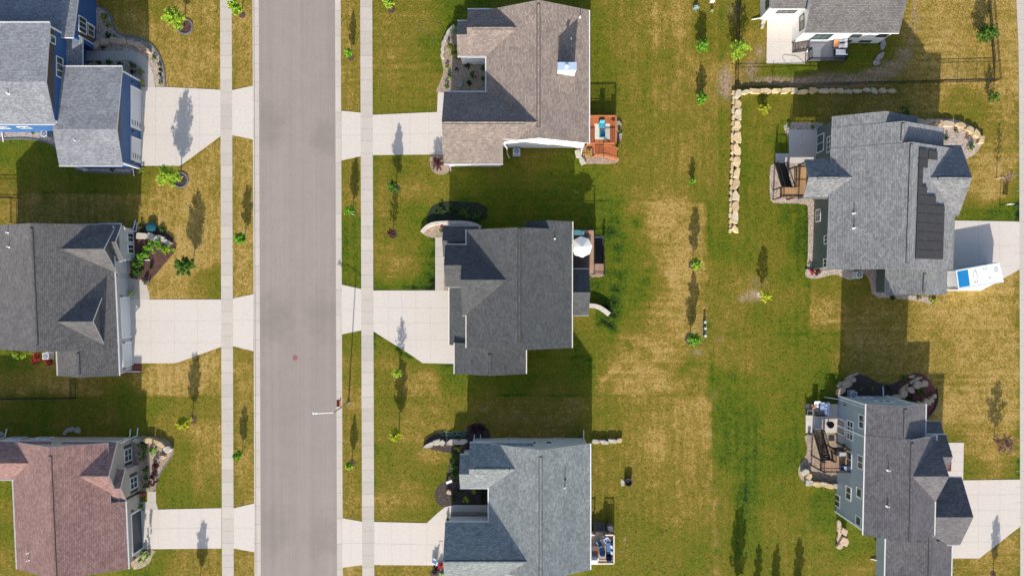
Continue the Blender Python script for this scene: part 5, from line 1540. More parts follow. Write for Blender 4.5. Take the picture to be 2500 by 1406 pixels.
def rock(mb, x, y, rx, ry, rot, h, z0=0.0, seed=0, mi=0):
    rr = random.Random(seed)
    pts = []
    for cx_, cy_ in ((-1, -1), (1, -1), (1, 1), (-1, 1)):
        qx, qy = cx_ * rx * rr.uniform(.82, 1.08), cy_ * ry * rr.uniform(.8, 1.1)
        r_ = rr.random()
        if r_ < .3: add_ = [(qx, qy)]
        else:
            f_ = rr.uniform(.25, .95)
            a_, b_ = (qx, qy - cy_ * ry * f_), (qx - cx_ * rx * f_ * rr.uniform(.6, 1.2), qy)
            add_ = [a_, b_] if cx_ * cy_ > 0 else [b_, a_]
            if cx_ * cy_ > 0 and cx_ < 0: add_ = [(qx, qy - cy_ * ry * f_), (qx - cx_ * rx * f_, qy)]
        for px_, py_ in add_:
            pts.append((x + px_ * math.cos(rot) - py_ * math.sin(rot), y + px_ * math.sin(rot) + py_ * math.cos(rot)))
    n = len(pts)
    w = [P(*p) for p in pts]
    c = sum(w, Vector()) / n
    lv = [(1.0, z0), (1.03, z0 + h * .5), (1.02, z0 + h * .9), (.95, z0 + h)]
    tl = [rr.uniform(-.05, .05) * h for _ in range(n)]
    rings = [[Vector((c.x + (p.x - c.x) * k, c.y + (p.y - c.y) * k, z + (t if z > z0 else 0))) for p, t in zip(w, tl)] for k, z in lv]
    ar = sum(w[i].x * w[(i + 1) % n].y - w[(i + 1) % n].x * w[i].y for i in range(n))
    if ar < 0: rings = [r_[::-1] for r_ in rings]
    for r0, r1 in zip(rings[:-1], rings[1:]):
        for i in range(n):
            j = (i + 1) % n
            mb.face([r0[i], r0[j], r1[j], r1[i]], mi)
    mb.face(rings[-1], mi); mb.face(rings[0][::-1], mi)

def stones(name, label, cat, lst, m, part='boulder'):
    x0, y0 = lst[0][0], lst[0][1]
    t = thing(name, P(x0, y0), label, cat)
    for i, (x, y, rx, ry, rot, h, *z) in enumerate(lst):
        mb = MB()
        rock(mb, x, y, rx, ry, math.radians(rot), h, z[0] if z else 0.0, int(x * 13 + y * 7 + i))
        mm = m if not isinstance(m, list) else m[(int(x) + i) % len(m)]
        adopt(mb.build(part, mm), t)
    return t

rr = random.Random(5)
L1 = []
x = 1806
while x < 2180:
    w = rr.uniform(14, 28)
    L1.append((x + w / 2, 226 + rr.uniform(-1.5, 1.5) - (x - 1800) * .008, w / 2 * 1.0, rr.uniform(5, 7), rr.uniform(-6, 6), rr.uniform(.35, .5)))
    x += w
y = 222
while y < 552:
    w = rr.uniform(20, 30)
    xx = 1800 - (y - 222) * .027
    L1.append((xx, y + w / 2, rr.uniform(7.5, 9), w / 2 * 1.0, rr.uniform(-7, 7), rr.uniform(.6, .7)))
    for dy in (.25, .75):
        L1.append((xx - 9.5, y + w * dy, rr.uniform(4, 5), w / 4 * .95, rr.uniform(-6, 6), rr.uniform(.3, .42)))
    y += w
stones('retaining_wall', 'long L shaped cream boulder wall below the black fence corner', 'stone wall', L1, [M_ROCKL, M_ROCKL2, M_ROCKL, M_ROCK])
stones('retaining_wall', 'arc of tan boulders along the front walk of the blue house', 'stone wall',
       [(239, 113, 12, 8, -25, .5), (261, 104, 12, 8, -8, .55), (283, 102, 11, 8, 0, .55), (303, 104, 10, 8, 8, .5), (322, 106, 8, 7, 12, .5), (341, 113, 12, 7, 30, .5), (361, 125, 12, 5, 42, .45)], M_ROCKP)
stones('retaining_wall', 'four pale boulders in front of the charcoal house window', 'stone wall',
       [(352, 577, 14, 7, 5, .6), (375, 579, 11, 8, 12, .65), (394, 583, 11, 7, 15, .6), (411, 592, 9, 6, 38, .5)], [M_ROCKW, M_ROCK])
stones('retaining_wall', 'pale stone slabs edging the top of the pebble bed at the red brown house', 'stone wall',
       [(338, 1073, 10, 6, 8, .6), (366, 1073, 12, 7, 5, .6), (393, 1080, 14, 6, 20, .6), (413, 1094, 8, 9, 40, .55)], [M_ROCKW, M_ROCK])
stones('stone_slabs', 'three loose flat stones in the shade north of the red brown house', 'stone', [(162, 1054, 8, 5, -40, .15), (174, 1047, 9, 6, -20, .16), (188, 1049, 10, 7, 10, .15)], M_ROCKG, 'slab')
stones('stone_slabs', 'stone slab at the left edge beside the red brown house wall', 'stone', [(3, 1058, 8, 5, 0, .2)], M_ROCKG, 'slab')
stones('retaining_wall', 'curved white limestone edging at the gravel bed of the taupe house', 'stone wall',
       [(1105, 72, 6, 8, 50, .35), (1096, 81, 5, 8, 35, .35), (1089, 94, 5, 9, 15, .35), (1083, 108, 5, 9, 12, .3), (1081, 123, 5, 8, 0, .3), (1080, 138, 4, 8, -5, .25)], M_ROCKW)
stones('stone_slabs', 'two pale slabs at the house corner beside the wooden steps', 'stone', [(1411, 376, 7, 10, -10, .3), (1421, 394, 6, 10, -28, .3)], M_ROCKW, 'slab')
stones('rocks', 'rocks along the east side of the wooden deck', 'stone', [(1512, 302, 4, 7, -15, .25), (1514, 333, 4, 8, 5, .25)], M_ROCKG, 'rock')
stones('retaining_wall', 'white boulders curving away from the north corner of the blue grey house', 'stone wall',
       [(1046, 1087, 13, 6, -28, .5), (1066, 1079, 10, 7, -12, .55), (1081, 1079, 8, 8, -5, .55), (1099, 1077, 9, 7, -5, .6), (1117, 1077, 10, 6, 2, .6), (1134, 1077, 9, 6, 0, .6)], M_ROCKW)
stones('retaining_wall', 'row of four cream boulders east of the blue grey house', 'stone wall',
       [(1454, 1076, 10, 5, 4, .5), (1475, 1077, 10, 6, -4, .5), (1494, 1075, 10, 5, 2, .5), (1510, 1074, 8, 6, 0, .45)], [M_ROCKW, M_ROCK])
stones('boulder', 'rounded boulder at the edge of the dark courtyard mulch', 'boulder', [(1097, 1199, 6, 5, 15, .5)], M_ROCKP, 'stone_body')
stones('boulder', 'grey boulder in the gravel courtyard of the taupe house', 'boulder', [(1123, 209, 6, 7, 0, .5)], M_ROCKG, 'stone_body')
stones('boulder', 'single pinkish boulder in the pebble bed of the red brown house', 'boulder', [(400, 1114, 6, 5, 10, .55)], M_ROCKP, 'stone_body')
stones('stone_steps', 'three grey slabs stepping away from the white house corner', 'stone',
       [(2155, 110, 7, 14, 12, .25), (2147, 138, 7, 12, 28, .25), (2138, 154, 8, 8, 45, .2)], M_ROCKG, 'slab')
stones('rocks', 'stones at the west corner of the white house', 'stone', [(1862, 54, 6, 7, 0, .35), (1860, 66, 4, 5, 0, .3)], M_ROCKW, 'rock')
stones('retaining_wall', 'cream stones curving round the front pebble bed of the grey house', 'stone wall',
       [(2222, 297, 12, 5, 0, .5), (2243, 298, 12, 6, 2, .5), (2266, 299, 12, 6, 2, .5), (2288, 300, 10, 6, 2, .5), (2312, 304, 14, 7, 3, .5), (2340, 308, 14, 7, 8, .5), (2363, 318, 10, 7, 25, .5), (2380, 328, 10, 7, 45, .5), (2391, 343, 7, 9, 10, .5)], [M_ROCKP, M_ROCK, M_ROCK])
stones('retaining_wall', 'tan boulder arc left of the air conditioner at the slate house', 'stone wall',
       [(2050, 953, 9, 11, 10, .7), (2063, 936, 13, 9, -40, .7), (2078, 925, 8, 7, -35, .6), (2071, 921, 12, 4, -38, .4), (2085, 914, 10, 3, -30, .3), (2048, 938, 8, 4, -60, .4)], M_ROCKP)
stones('retaining_wall', 'upper tan boulder arc in the mulch north of the slate house', 'stone wall',
       [(2186, 967, 12, 5, -15, .7), (2200, 959, 10, 9, -45, .7), (2218, 949, 10, 8, 35, .7), (2233, 938, 10, 9, -25, .7), (2250, 935, 9, 8, 5, .7), (2238, 924, 10, 4, -8, .45), (2224, 930, 9, 3, -35, .45), (2206, 945, 12, 3, -42, .4), (2223, 919, 8, 4, -10, .3)], M_ROCKP)
stones('retaining_wall', 'lower tan boulder arc ending at the black edging', 'stone wall',
       [(2218, 985, 14, 5, 2, .6), (2242, 984, 10, 6, -5, .6), (2258, 980, 9, 8, -20, .6), (2269, 974, 6, 7, 10, .6), (2277, 966, 5, 5, 0, .5)], [M_ROCKP, M_ROCK])
stones('retaining_wall', 'chunky cream boulders round the gravel below the dark stairs', 'stone wall',
       [(1962, 1149, 9, 7, -30, .6), (1972, 1160, 7, 8, 30, .6), (1972, 1176, 9, 7, 10, .6), (1990, 1180, 10, 7, 5, .55), (2008, 1178, 8, 4, 8, .5), (2020, 1184, 12, 6, 12, .5), (2034, 1184, 8, 6, 0, .5)], [M_ROCKW, M_ROCK])
stones('retaining_wall', 'tan boulders leading down from the southwest corner of the slate house', 'stone wall',
       [(2058, 1293, 8, 12, -20, .6), (2058, 1318, 10, 9, 30, .55), (2049, 1329, 9, 7, -30, .5), (2046, 1283, 5, 16, 0, .4), (2046, 1310, 5, 14, 5, .35)], M_ROCKP)

def blockwall(path, w, h, m, label, step=9):
    path = smooth_line(path, 3)
    pts = [path[0]]; acc = 0
    for a, b in zip(path[:-1], path[1:]):
        acc += math.hypot(b[0] - a[0], b[1] - a[1])
        if acc >= step: pts.append(b); acc = 0
    if acc > step * .3: pts.append(path[-1])
    t = thing('retaining_wall', P(*pts[0]), label, 'stone wall')
    L_, R_ = [], []
    for i in range(len(pts)):
        a = pts[max(0, i - 1)]; b = pts[min(len(pts) - 1, i + 1)]
        dx, dy = b[0] - a[0], b[1] - a[1]; l = math.hypot(dx, dy)
        L_.append((pts[i][0] - dy / l * w / 2, pts[i][1] + dx / l * w / 2)); R_.append((pts[i][0] + dy / l * w / 2, pts[i][1] - dx / l * w / 2))
    for i in range(len(pts) - 1):
        q = [P(*p) for p in (L_[i], L_[i + 1], R_[i + 1], R_[i])]
        c = sum(q, Vector()) / 4
        mb = MB()
        mb.prism([(c.x + (p.x - c.x) * .975, c.y + (p.y - c.y) * .975) for p in q], 0, h, 0)
        adopt(mb.build('block', m), t)
    return t
M_BLOCK = stone('cast_block', lin(176, 166, 158), lin(212, 202, 192))
blockwall([(1030, 568), (1040, 555), (1056, 547), (1080, 544.5), (1110, 544), (1140, 544.5), (1160, 548), (1174, 557)], 8, .55, M_BLOCK, 'curved pale block wall around the porch of the dark slate house')
blockwall([(1434, 746), (1450, 746), (1463, 750), (1475, 758), (1486, 767)], 11, .7, M_BLOCK, 'curved pale block wall behind the dark slate house')

# ------------------------------------------------------------------ fences
def fence(px_pts, label, h=1.35, step=2.4, skip=()):
    pts = [P(*p) for p in px_pts]
    t = thing('metal_fence', pts[0], label, 'fence')
    for a, b in zip(pts[:-1], pts[1:]):
        L_ = (b - a).length; n = max(1, round(L_ / step))
        for i in range(n + 1):
            p = a + (b - a) * (i / n)
            mb = MB(); mb.cyl(p - Vector((0, 0, .1)), p + Vector((0, 0, h + .08)), .04, .04, 4); mb.bar(p + Vector((0, 0, h + .08)), p + Vector((0, 0, h + .12)), .1, .1)
            adopt(mb.build('post', M_BLACK), t)
            if i == n: break
            q = a + (b - a) * ((i + 1) / n)
            mb = MB()
            for z in (.18, h - .25, h - .05):
                mb.bar(p + Vector((0, 0, z)), q + Vector((0, 0, z)), .035, .04)
            m_ = int((q - p).length / .14)
            for k in range(1, m_):
                c = p + (q - p) * (k / m_)
                mb.bar(c + Vector((0, 0, .08)), c + Vector((0, 0, h)), .02, .02)
            adopt(mb.build('panel', M_BLACK), t)
    return t
fence([(1801, -60), (1794, 215), (2427, 200), (2407, -60)], 'black metal picket fence enclosing the white house yard', 1.4)
fence([(43, 545), (42, 484), (-60, 483)], 'short black metal fence by the left edge north of the charcoal house')
fence([(-60, 972), (186, 970), (186, 924)], 'black metal fence in shade south of the charcoal house')

# ------------------------------------------------------------------ decks
M_CEDAR = boards('cedar_boards', lin(160, 92, 52), .14, 0, .28)
M_CEDARP = plain('cedar_rail', lin(176, 108, 68), .7, .18, 5)
M_TANB = boards('tan_boards', lin(178, 140, 100), .14, 0, .12)
M_TANY = boards('tan_boards_across', lin(168, 136, 112), .14, 0, .12)
M_GREYB = boards('grey_boards', lin(128, 130, 136), .15, 1, .1)
M_BRNB = boards('dark_brown_boards', lin(92, 72, 66), .14, 0, .15)
M_LTB = boards('light_boards', lin(196, 170, 146), .14, 0, .12)
M_BRONZE = plain('bronze_metal', lin(52, 40, 36), .5, .15)
M_TREAD = plain('dark_tread', lin(44, 38, 38), .7, .2)
M_TREADG = plain('grey_tread', lin(112, 104, 100), .7, .15)
M_CREAMW = plain('cream_rail', lin(214, 196, 176), .6, .08)

def R(u, v, z): return Vector((u * S, -v * S, z))
class Deck:
    def __init__(s, u, v, label):
        s.t = thing('deck', R(u, v, 0), label, 'deck')
    def part(s, mb, name, m): return adopt(mb.build(name, m), s.t)
    def floor(s, poly, z, m, fm, th=.22, posts=True):
        mb = MB(); mb.prism([(u * S, -v * S) for u, v in poly], z - .04, z, 0); s.part(mb, 'deck_floor', m)
        mb = MB(); n = len(poly)
        for i in range(n):
            mb.bar(R(*poly[i], z - .05 - th / 2), R(*poly[(i + 1) % n], z - .05 - th / 2), .05, th)
        s.part(mb, 'deck_frame', fm)
        if posts and z > .4:
            for u, v in poly:
                mb = MB(); mb.bar(R(u, v, -.1), R(u, v, z - .05), .14); s.part(mb, 'post', fm)
    def rail(s, pts, z, m, h=.95, cap=.09, gap=.13, pk=.03, capm=None):
        for a, b in zip(pts[:-1], pts[1:]):
            z0 = z if not isinstance(z, dict) else z[a]; z1 = z if not isinstance(z, dict) else z[b]
            A, B_ = R(*a, z0), R(*b, z1)
            mb = MB(); up = Vector((0, 0, 1))
            mb.bar(A + up * h, B_ + up * h, cap, .05, 1 if capm else 0).bar(A + up * .1, B_ + up * .1, .04, .05)
            n = max(2, int((B_ - A).length / gap))
            for i in range(1, n):
                c = A + (B_ - A) * (i / n); mb.bar(c + up * .08, c + up * (h - .02), pk)
            for e in (A, B_): mb.bar(e - up * .05, e + up * (h + .03), .1)
            s.part(mb, 'railing', [m, capm] if capm else m)
    def stairs(s, a0, a1, b0, b1, z0, z1, m, sm, n, rails=None):
        """treads between top edge a0-a1 (height z0) and bottom edge b0-b1 (height z1)"""
        mb = MB()
        for i in range(n):
            f0, f1 = i / n, (i + .96) / n
            z = z0 + (z1 - z0) * ((i + 1) / (n + 1))
            q = lambda p, r_, f: (p[0] + (r_[0] - p[0]) * f, p[1] + (r_[1] - p[1]) * f)
            c = [q(a0, b0, f0), q(a1, b1, f0), q(a1, b1, f1), q(a0, b0, f1)]
            mb.prism([(u * S, -v * S) for u, v in c], z - .05, z)
        s.part(mb, 'stair_treads', m)
        for a, b in ((a0, b0), (a1, b1)):
            mb = MB(); mb.bar(R(*a, z0 - .15), R(*b, z1 - .05), .05, .28); s.part(mb, 'stringer', sm)
            if rails:
                mb = MB(); up = Vector((0, 0, 1)); A, B_ = R(*a, z0), R(*b, z1 + .05)
                mb.bar(A + up * .95, B_ + up * .95, .08, .05).bar(A + up * .12, B_ + up * .12, .04, .05)
                k = int((B_ - A).length / .15)
                for i in range(1, k):
                    c = A + (B_ - A) * (i / k); mb.bar(c + up * .1, c + up * .93, .025)
                mb.bar(A, A + up * 1.0, .09).bar(B_ - up * .1, B_ + up * 1.0, .09)
                s.part(mb, 'stair_railing', rails)

dD = Deck(214, -378, 'stained cedar deck with railing and side steps behind the taupe house')
dD.floor([(181, -411), (249, -411), (249, -344), (181, -344)], 1.08, M_CEDAR, M_CEDARP)
dD.rail([(181, -410), (248, -410), (248, -345), (221, -345)], 1.08, M_CEDARP, .98, .17, .12, .04)
dD.rail([(181, -345), (197, -345)], 1.08, M_CEDARP, .98, .17, .12, .04)
dD.floor([(197, -343), (221, -343), (221, -320), (197, -320)], .72, M_CEDAR, M_CEDARP)
dD.rail([(197, -343), (197, -320), (221, -320)], .72, M_CEDARP, .9, .14, .12, .04)
dD.stairs((221, -341), (221, -320), (256, -336), (256, -312), .72, 0, M_CEDARP, M_CEDARP, 5)
dD.rail([(221, -320), (256, -313)], {(221, -320): .72, (256, -313): .05}, M_CEDARP, .9, .13, .14, .04)
dD.rail([(221, -342), (256, -337)], {(221, -342): .72, (256, -337): .05}, M_CEDARP, .9, .13, .14, .04)

dE = Deck(170, -80, 'dark brown deck with black railing and stairs behind the dark slate house')
dE.floor([(139, -139), (197, -139), (197, -34), (139, -34)], 1.6, M_BRNB, M_BRONZE)
dE.floor([(197.5, -58), (221, -58), (221, -34), (197.5, -34)], 1.595, M_TANY, M_BRONZE)
mb = MB(); mb.prism([(u * S, -v * S) for u, v in [(184, -138), (196, -138), (196, -35), (184, -35)]], 1.6, 1.606); dE.part(mb, 'floor_border', M_TANY)
dE.rail([(139, -138), (196.5, -138), (196.5, -59)], 1.6, M_BLACK, .95, .07)
dE.rail([(196.5, -35), (220, -35), (220, -57)], 1.6, M_BLACK, .95, .07)
dE.stairs((198, -58), (220, -58), (198, -122), (220, -122), 1.6, 0, M_TREAD, M_BRONZE, 8, M_BLACK)

dI = Deck(660, -250, 'tan upper deck with dark railing and a long dark stair at the grey house')
dI.floor([(671, -287), (736, -287), (736, -215), (671, -215)], 2.7, M_TANB, M_BRONZE)
dI.floor([(637, -238), (670.5, -238), (670.5, -215), (637, -215)], 2.695, M_TANB, M_BRONZE)
dI.rail([(735, -286), (672, -286), (672, -239)], 2.7, M_BLACK, .95, .07)
dI.rail([(637.5, -237), (637.5, -216), (735, -216)], 2.7, M_BLACK, .95, .07)
dI.stairs((641, -238), (663, -238), (643, -304), (665, -304), 2.7, 0, M_TREAD, M_BRONZE, 14, M_BLACK)
up_ = MB()
for v in (-290, -211.5):
    up_.bar(R(678, v, 2.7), R(678, v, 4.85), .18)
dI.part(up_, 'roof_post', W_GREEN)

dJ = Deck(760, 405, 'small brown upper deck with bronze railing and long dark stair at the slate house')
dJ.floor([(757, 377), (792, 377), (792, 431), (757, 431)], 2.9, M_TANY, M_BRONZE)
dJ.floor([(730, 407), (756.5, 407), (756.5, 431), (730, 431)], 2.895, M_TANY, M_BRONZE)
dJ.rail([(791, 378), (757.5, 378), (757.5, 407)], 2.9, M_BRONZE, .95, .07)
dJ.rail([(730.5, 408), (730.5, 430.5), (791, 430.5)], 2.9, M_BRONZE, .95, .07)
dJ.stairs((732, 407), (753, 407), (735, 345), (755, 345), 2.9, 0, M_TREAD, M_BRONZE, 15, M_BRONZE)

dG = Deck(760, -575, 'grey composite deck with black railing behind the white house')
dG.floor([(716, -597), (804, -597), (804, -549), (716, -549)], 1.0, M_GREYB, M_DKTRIM)
dG.rail([(717, -572), (717, -550), (803, -550), (803, -596)], 1.0, M_BLACK, .95, .07)
dG.stairs((716, -597), (716, -574), (684, -597), (684, -574), 1.0, 0, M_TREADG, M_BLACK, 5, M_BLACK)

dF = Deck(217, 625, 'light wood deck with cream railing full of blue cushioned furniture')
dF.floor([(183, 590), (245, 590), (245, 660), (183, 660)], .9, M_LTB, M_CREAMW)
dF.rail([(223, 590.5), (244, 590.5), (244, 659), (184, 659)], .9, M_TREADG, .92, .16, .13, .03, M_CREAMW)
dF.rail([(184, 590.5), (198, 590.5)], .9, M_TREADG, .92, .16, .13, .03, M_CREAMW)
dF.stairs((199, 590), (222, 590), (199, 570), (222, 570), .9, 0, M_TREADG, M_TREADG, 4, M_TREADG)

# ------------------------------------------------------------------ furniture
def fab(name, c): return plain(name, lin(*c), .85, .12, 8)
FB_TEAL = fab('cushion_teal', (58, 146, 166)); FB_BLUE = fab('cushion_blue', (70, 105, 150)); FB_LBL = fab('cushion_pale_blue', (150, 170, 205))
FB_WHITE = fab('cushion_white', (225, 226, 230)); FB_GREY = fab('cover_grey', (92, 92, 96)); FB_DK = fab('wicker_dark', (42, 42, 46))
FB_NAVY = fab('cushion_navy', (38, 66, 115)); FB_LINEN = fab('rug_linen', (205, 198, 186)); FB_TAN = fab('table_wood', (190, 130, 88))

def seat(name, u, v, z, rot, w, dp, cush, frm, label, cat, group=None, backh=.45, pillows=0, legs=True):
    """chair or sofa facing local +y; w wide, dp deep"""
    t = thing(name, R(u, v, z), label, cat, math.radians(rot), group)
    def pt(mb, nm, m): o = mb.build(nm, m); o.parent = t; return o
    mb = MB(); mb.box(-w / 2 + .08, w / 2 - .08, -dp / 2 + .1, dp / 2, .28, .44); pt(mb, 'seat_cushion', cush)
    mb = MB(); mb.box(-w / 2, w / 2, -dp / 2, dp / 2 - .02, .2, .275); pt(mb, 'seat_frame', frm)
    mb = MB(); mb.hexa([(-w / 2 + .05, -dp / 2, .44), (w / 2 - .05, -dp / 2, .44), (w / 2 - .05, -dp / 2 + .16, .445), (-w / 2 + .05, -dp / 2 + .16, .445)],
                       [(-w / 2 + .05, -dp / 2 - .14, .44 + backh), (w / 2 - .05, -dp / 2 - .14, .44 + backh), (w / 2 - .05, -dp / 2 - .02, .44 + backh), (-w / 2 + .05, -dp / 2 - .02, .44 + backh)]); pt(mb, 'backrest', cush)
    for k in (-1, 1):
        mb = MB(); mb.box(*sorted((k * w / 2, k * (w / 2 - .075))), -dp / 2, dp / 2 - .03, .28, .62); pt(mb, 'armrest', frm)
    for kx in (-1, 1):
        for ky in (-1, 1):
            mb = MB(); mb.box(kx * (w / 2 - .05) - .03, kx * (w / 2 - .05) + .03, ky * (dp / 2 - .07) - .03, ky * (dp / 2 - .07) + .03, 0, .2); pt(mb, 'leg', frm)
    for i in range(pillows):
        mb = MB(); x0 = -w / 2 + .2 + (w - .4) * (i + .5) / pillows
        mb.obox((x0, -dp / 2 + .2, .6), (1, .1 * (i % 2), 0), (0, 1, .4), (0, -.4, 1), .19, .06, .17); pt(mb, 'pillow', FB_WHITE)
    return t

def table(name, u, v, z, rot, w, dp, h, top, frm, label, cat='table', round_=False):
    t = thing(name, R(u, v, z), label, cat, math.radians(rot))
    mb = MB()
    if round_: mb.cyl((0, 0, h - .05), (0, 0, h), w / 2, w / 2, 20)
    else: mb.box(-w / 2, w / 2, -dp / 2, dp / 2, h - .06, h)
    o = mb.build('table_top', top); o.parent = t
    if round_:
        mb = MB(); mb.cyl((0, 0, 0), (0, 0, h - .05), .06, .06, 8).cyl((0, 0, 0), (0, 0, .04), w * .3, w * .28, 14); o = mb.build('pedestal', frm); o.parent = t
    else:
        for kx in (-1, 1):
            for ky in (-1, 1):
                mb = MB(); mb.box(kx * (w / 2 - .06) - .035, kx * (w / 2 - .06) + .035, ky * (dp / 2 - .06) - .035, ky * (dp / 2 - .06) + .035, 0, h - .06)
                o = mb.build('leg', frm); o.parent = t
    return t

mb = MB(); mb.box(*sorted((R(199, 0, 0).x, R(236, 0, 0).x)), *sorted((R(0, -396, 0).y, R(0, -358, 0).y)), 1.085, 1.1)
tag(mb.build('outdoor_rug', FB_LINEN), 'pale square rug on the cedar deck', 'rug')
seat('lounge_chair', 216, -391, 1.1, 180, .72, .78, FB_TEAL, FB_TEAL, 'turquoise chair on the pale rug, upper one', 'chair')
seat('lounge_chair', 217, -368, 1.1, 0, .72, .78, FB_TEAL, FB_TEAL, 'turquoise chair on the pale rug, lower one by the steps', 'chair')
t = thing('planter', R(243, -405, 1.08), 'round terracotta planter in the corner of the cedar deck', 'planter')
mb = MB(); mb.cyl((0, 0, 0), (0, 0, .4), .2, .28, 14); o = mb.build('pot', plain('terracotta', lin(150, 82, 56), .8, .15)); o.parent = t
mb = MB(); mb.cyl((0, 0, .36), (0, 0, .41), .25, .25, 14); o = mb.build('soil', plain('soil', lin(60, 42, 34), .9, .2)); o.parent = t

# parasol
t = thing('parasol', R(163, -96, 1.6), 'large white octagonal parasol on the dark brown deck', 'parasol')
mb = MB()
N8 = 8; rad = 1.33
rim = [Vector((rad * math.cos(2 * math.pi * (i + .1) / N8), rad * math.sin(2 * math.pi * (i + .1) / N8), 2.15)) for i in range(N8)]
apex = Vector((0, 0, 2.62))
for i in range(N8):
    a, b = rim[i], rim[(i + 1) % N8]
    m_ = (a + b) / 2 * .985; m_.z = 2.17
    mb.face([apex, a, m_]); mb.face([apex, m_, b])
    mb.face([a, a - Vector((0, 0, .12)), m_ - Vector((0, 0, .12)), m_]); mb.face([m_, m_ - Vector((0, 0, .12)), b - Vector((0, 0, .12)), b])
o = mb.build('canopy', plain('canvas_white', lin(222, 220, 214), .8, .05, 2)); o.parent = t
mb = MB()
for i in range(N8): mb.bar(apex - Vector((0, 0, .06)), rim[i] - Vector((0, 0, .03)), .025)
o = mb.build('ribs', M_BLACK); o.parent = t
mb = MB(); mb.cyl((0, 0, 0), (0, 0, 2.7), .03, .03, 8).cyl((0, 0, 2.7), (0, 0, 2.76), .05, .01, 8); o = mb.build('pole', M_BLACK); o.parent = t
mb = MB(); mb.cyl((0, 0, 0), (0, 0, .1), .3, .26, 14); o = mb.build('base', M_BLACK); o.parent = t
t = thing('storage_box', R(160, -132, 1.6), 'teal deck box in the corner beside the parasol', 'storage box')
mb = MB(); mb.box(-.6, .6, -.3, .3, 0, .5); o = mb.build('box_body', plain('teal_plastic', lin(60, 110, 128), .5, .08)); o.parent = t
mb = MB(); mb.box(-.63, .63, -.33, .33, .505, .56); o = mb.build('lid', plain('teal_lid', lin(84, 132, 148), .5, .08)); o.parent = t

# slate house patio
seat('sofa', 757, 293, .03, 90, 1.85, .85, FB_LBL, FB_DK, 'dark framed sofa with pale blue cushions against the patio door wall', 'sofa', pillows=3)
seat('lounge_chair', 723, 301, .03, -90, .8, .8, FB_GREY, FB_DK, 'dark wicker chair on the slate house patio, westmost', 'chair')
seat('lounge_chair', 748 - 0, 283, .03, 180, .8, .75, FB_WHITE, FB_DK, 'wicker chair with white cushion at the top of the slate house patio', 'chair').location = R(739, 283, .03)
table('fire_table', 747, 305, .03, 0, 1.15, .62, .55, FB_DK, FB_DK, 'rectangular dark fire table in the middle of the slate house patio')
table('side_table', 732, 288, .03, 0, .5, .5, .45, FB_TAN, FB_DK, 'small wooden side table on the slate house patio')
table('bistro_table', 772, 331, .03, 0, .9, .9, .72, M_BLACK, M_BLACK, 'black round table under the patio door', round_=True)
t = thing('planter', P(1975, 1058, .03), 'small teal pot at the edge of the patio', 'planter')
mb = MB(); mb.cyl((0, 0, 0), (0, 0, .35), .15, .22, 12); o = mb.build('pot', plain('teal_glaze', lin(30, 90, 95), .3, .1)); o.parent = t
mb = MB(); mb.cyl((0, 0, .3), (0, 0, .36), .19, .19, 12); o = mb.build('soil', MATS['soil']); o.parent = t

def grill(u, v, z, rot, label, cover=M_BLACK, lid=M_GALV):
    t = thing('barbecue_grill', R(u, v, z), label, 'grill', math.radians(rot))
    mb = MB(); mb.box(-.6, .6, -.28, .28, .1, .82); o = mb.build('cabinet', cover); o.parent = t
    mb = MB(); mb.hexa([(-.42, -.28, .825), (.42, -.28, .825), (.42, .26, .825), (-.42, .26, .825)], [(-.4, -.16, 1.12), (.4, -.16, 1.12), (.4, .2, 1.15), (-.4, .2, 1.15)]); o = mb.build('lid', lid); o.parent = t
    mb = MB(); mb.bar((-.35, -.31, .98), (.35, -.31, .98), .03); o = mb.build('handle', M_GALV); o.parent = t
    return t
grill(772, 387, 2.9, 0, 'black grill against the railing of the upper deck')
seat('lounge_chair', 779, 422, 2.9, 90, .7, .75, FB_NAVY, FB_DK, 'navy cushioned chair on the small upper deck', 'chair', pillows=1)
# white house deck
table('dining_table', 778, -588, 1.0, 0, .62, 1.15, .6, FB_TAN, FB_DK, 'wood topped table on the grey composite deck')
seat('lounge_chair', 793, -595, 1.0, 90, .75, .72, FB_WHITE, FB_DK, 'white cushioned chair on the grey deck, upper beside the table', 'chair')
seat('lounge_chair', 793, -581, 1.0, 90, .75, .72, FB_WHITE, FB_DK, 'white cushioned chair on the grey deck, lower beside the table', 'chair')
seat('sofa', 789, -566, 1.0, 0, 1.5, .75, FB_WHITE, FB_DK, 'white cushioned bench on the grey deck', 'sofa')
t = thing('hose_reel', P(1967, 128), 'dark hose reel post at the corner of the white house patio', 'hose reel')
mb = MB(); mb.bar((0, 0, 0), (0, 0, .9), .1); o = mb.build('post', M_BRONZE); o.parent = t
mb = MB(); mb.cyl((-.15, 0, .75), (.15, 0, .75), .22, .22, 14); o = mb.build('reel', M_BLACK); o.parent = t
mb = MB(); mb.cyl((-.22, 0, .75), (-.15, 0, .75), .28, .28, 14).cyl((.15, 0, .75), (.22, 0, .75), .28, .28, 14); o = mb.build('reel_flange', M_PIPEW); o.parent = t

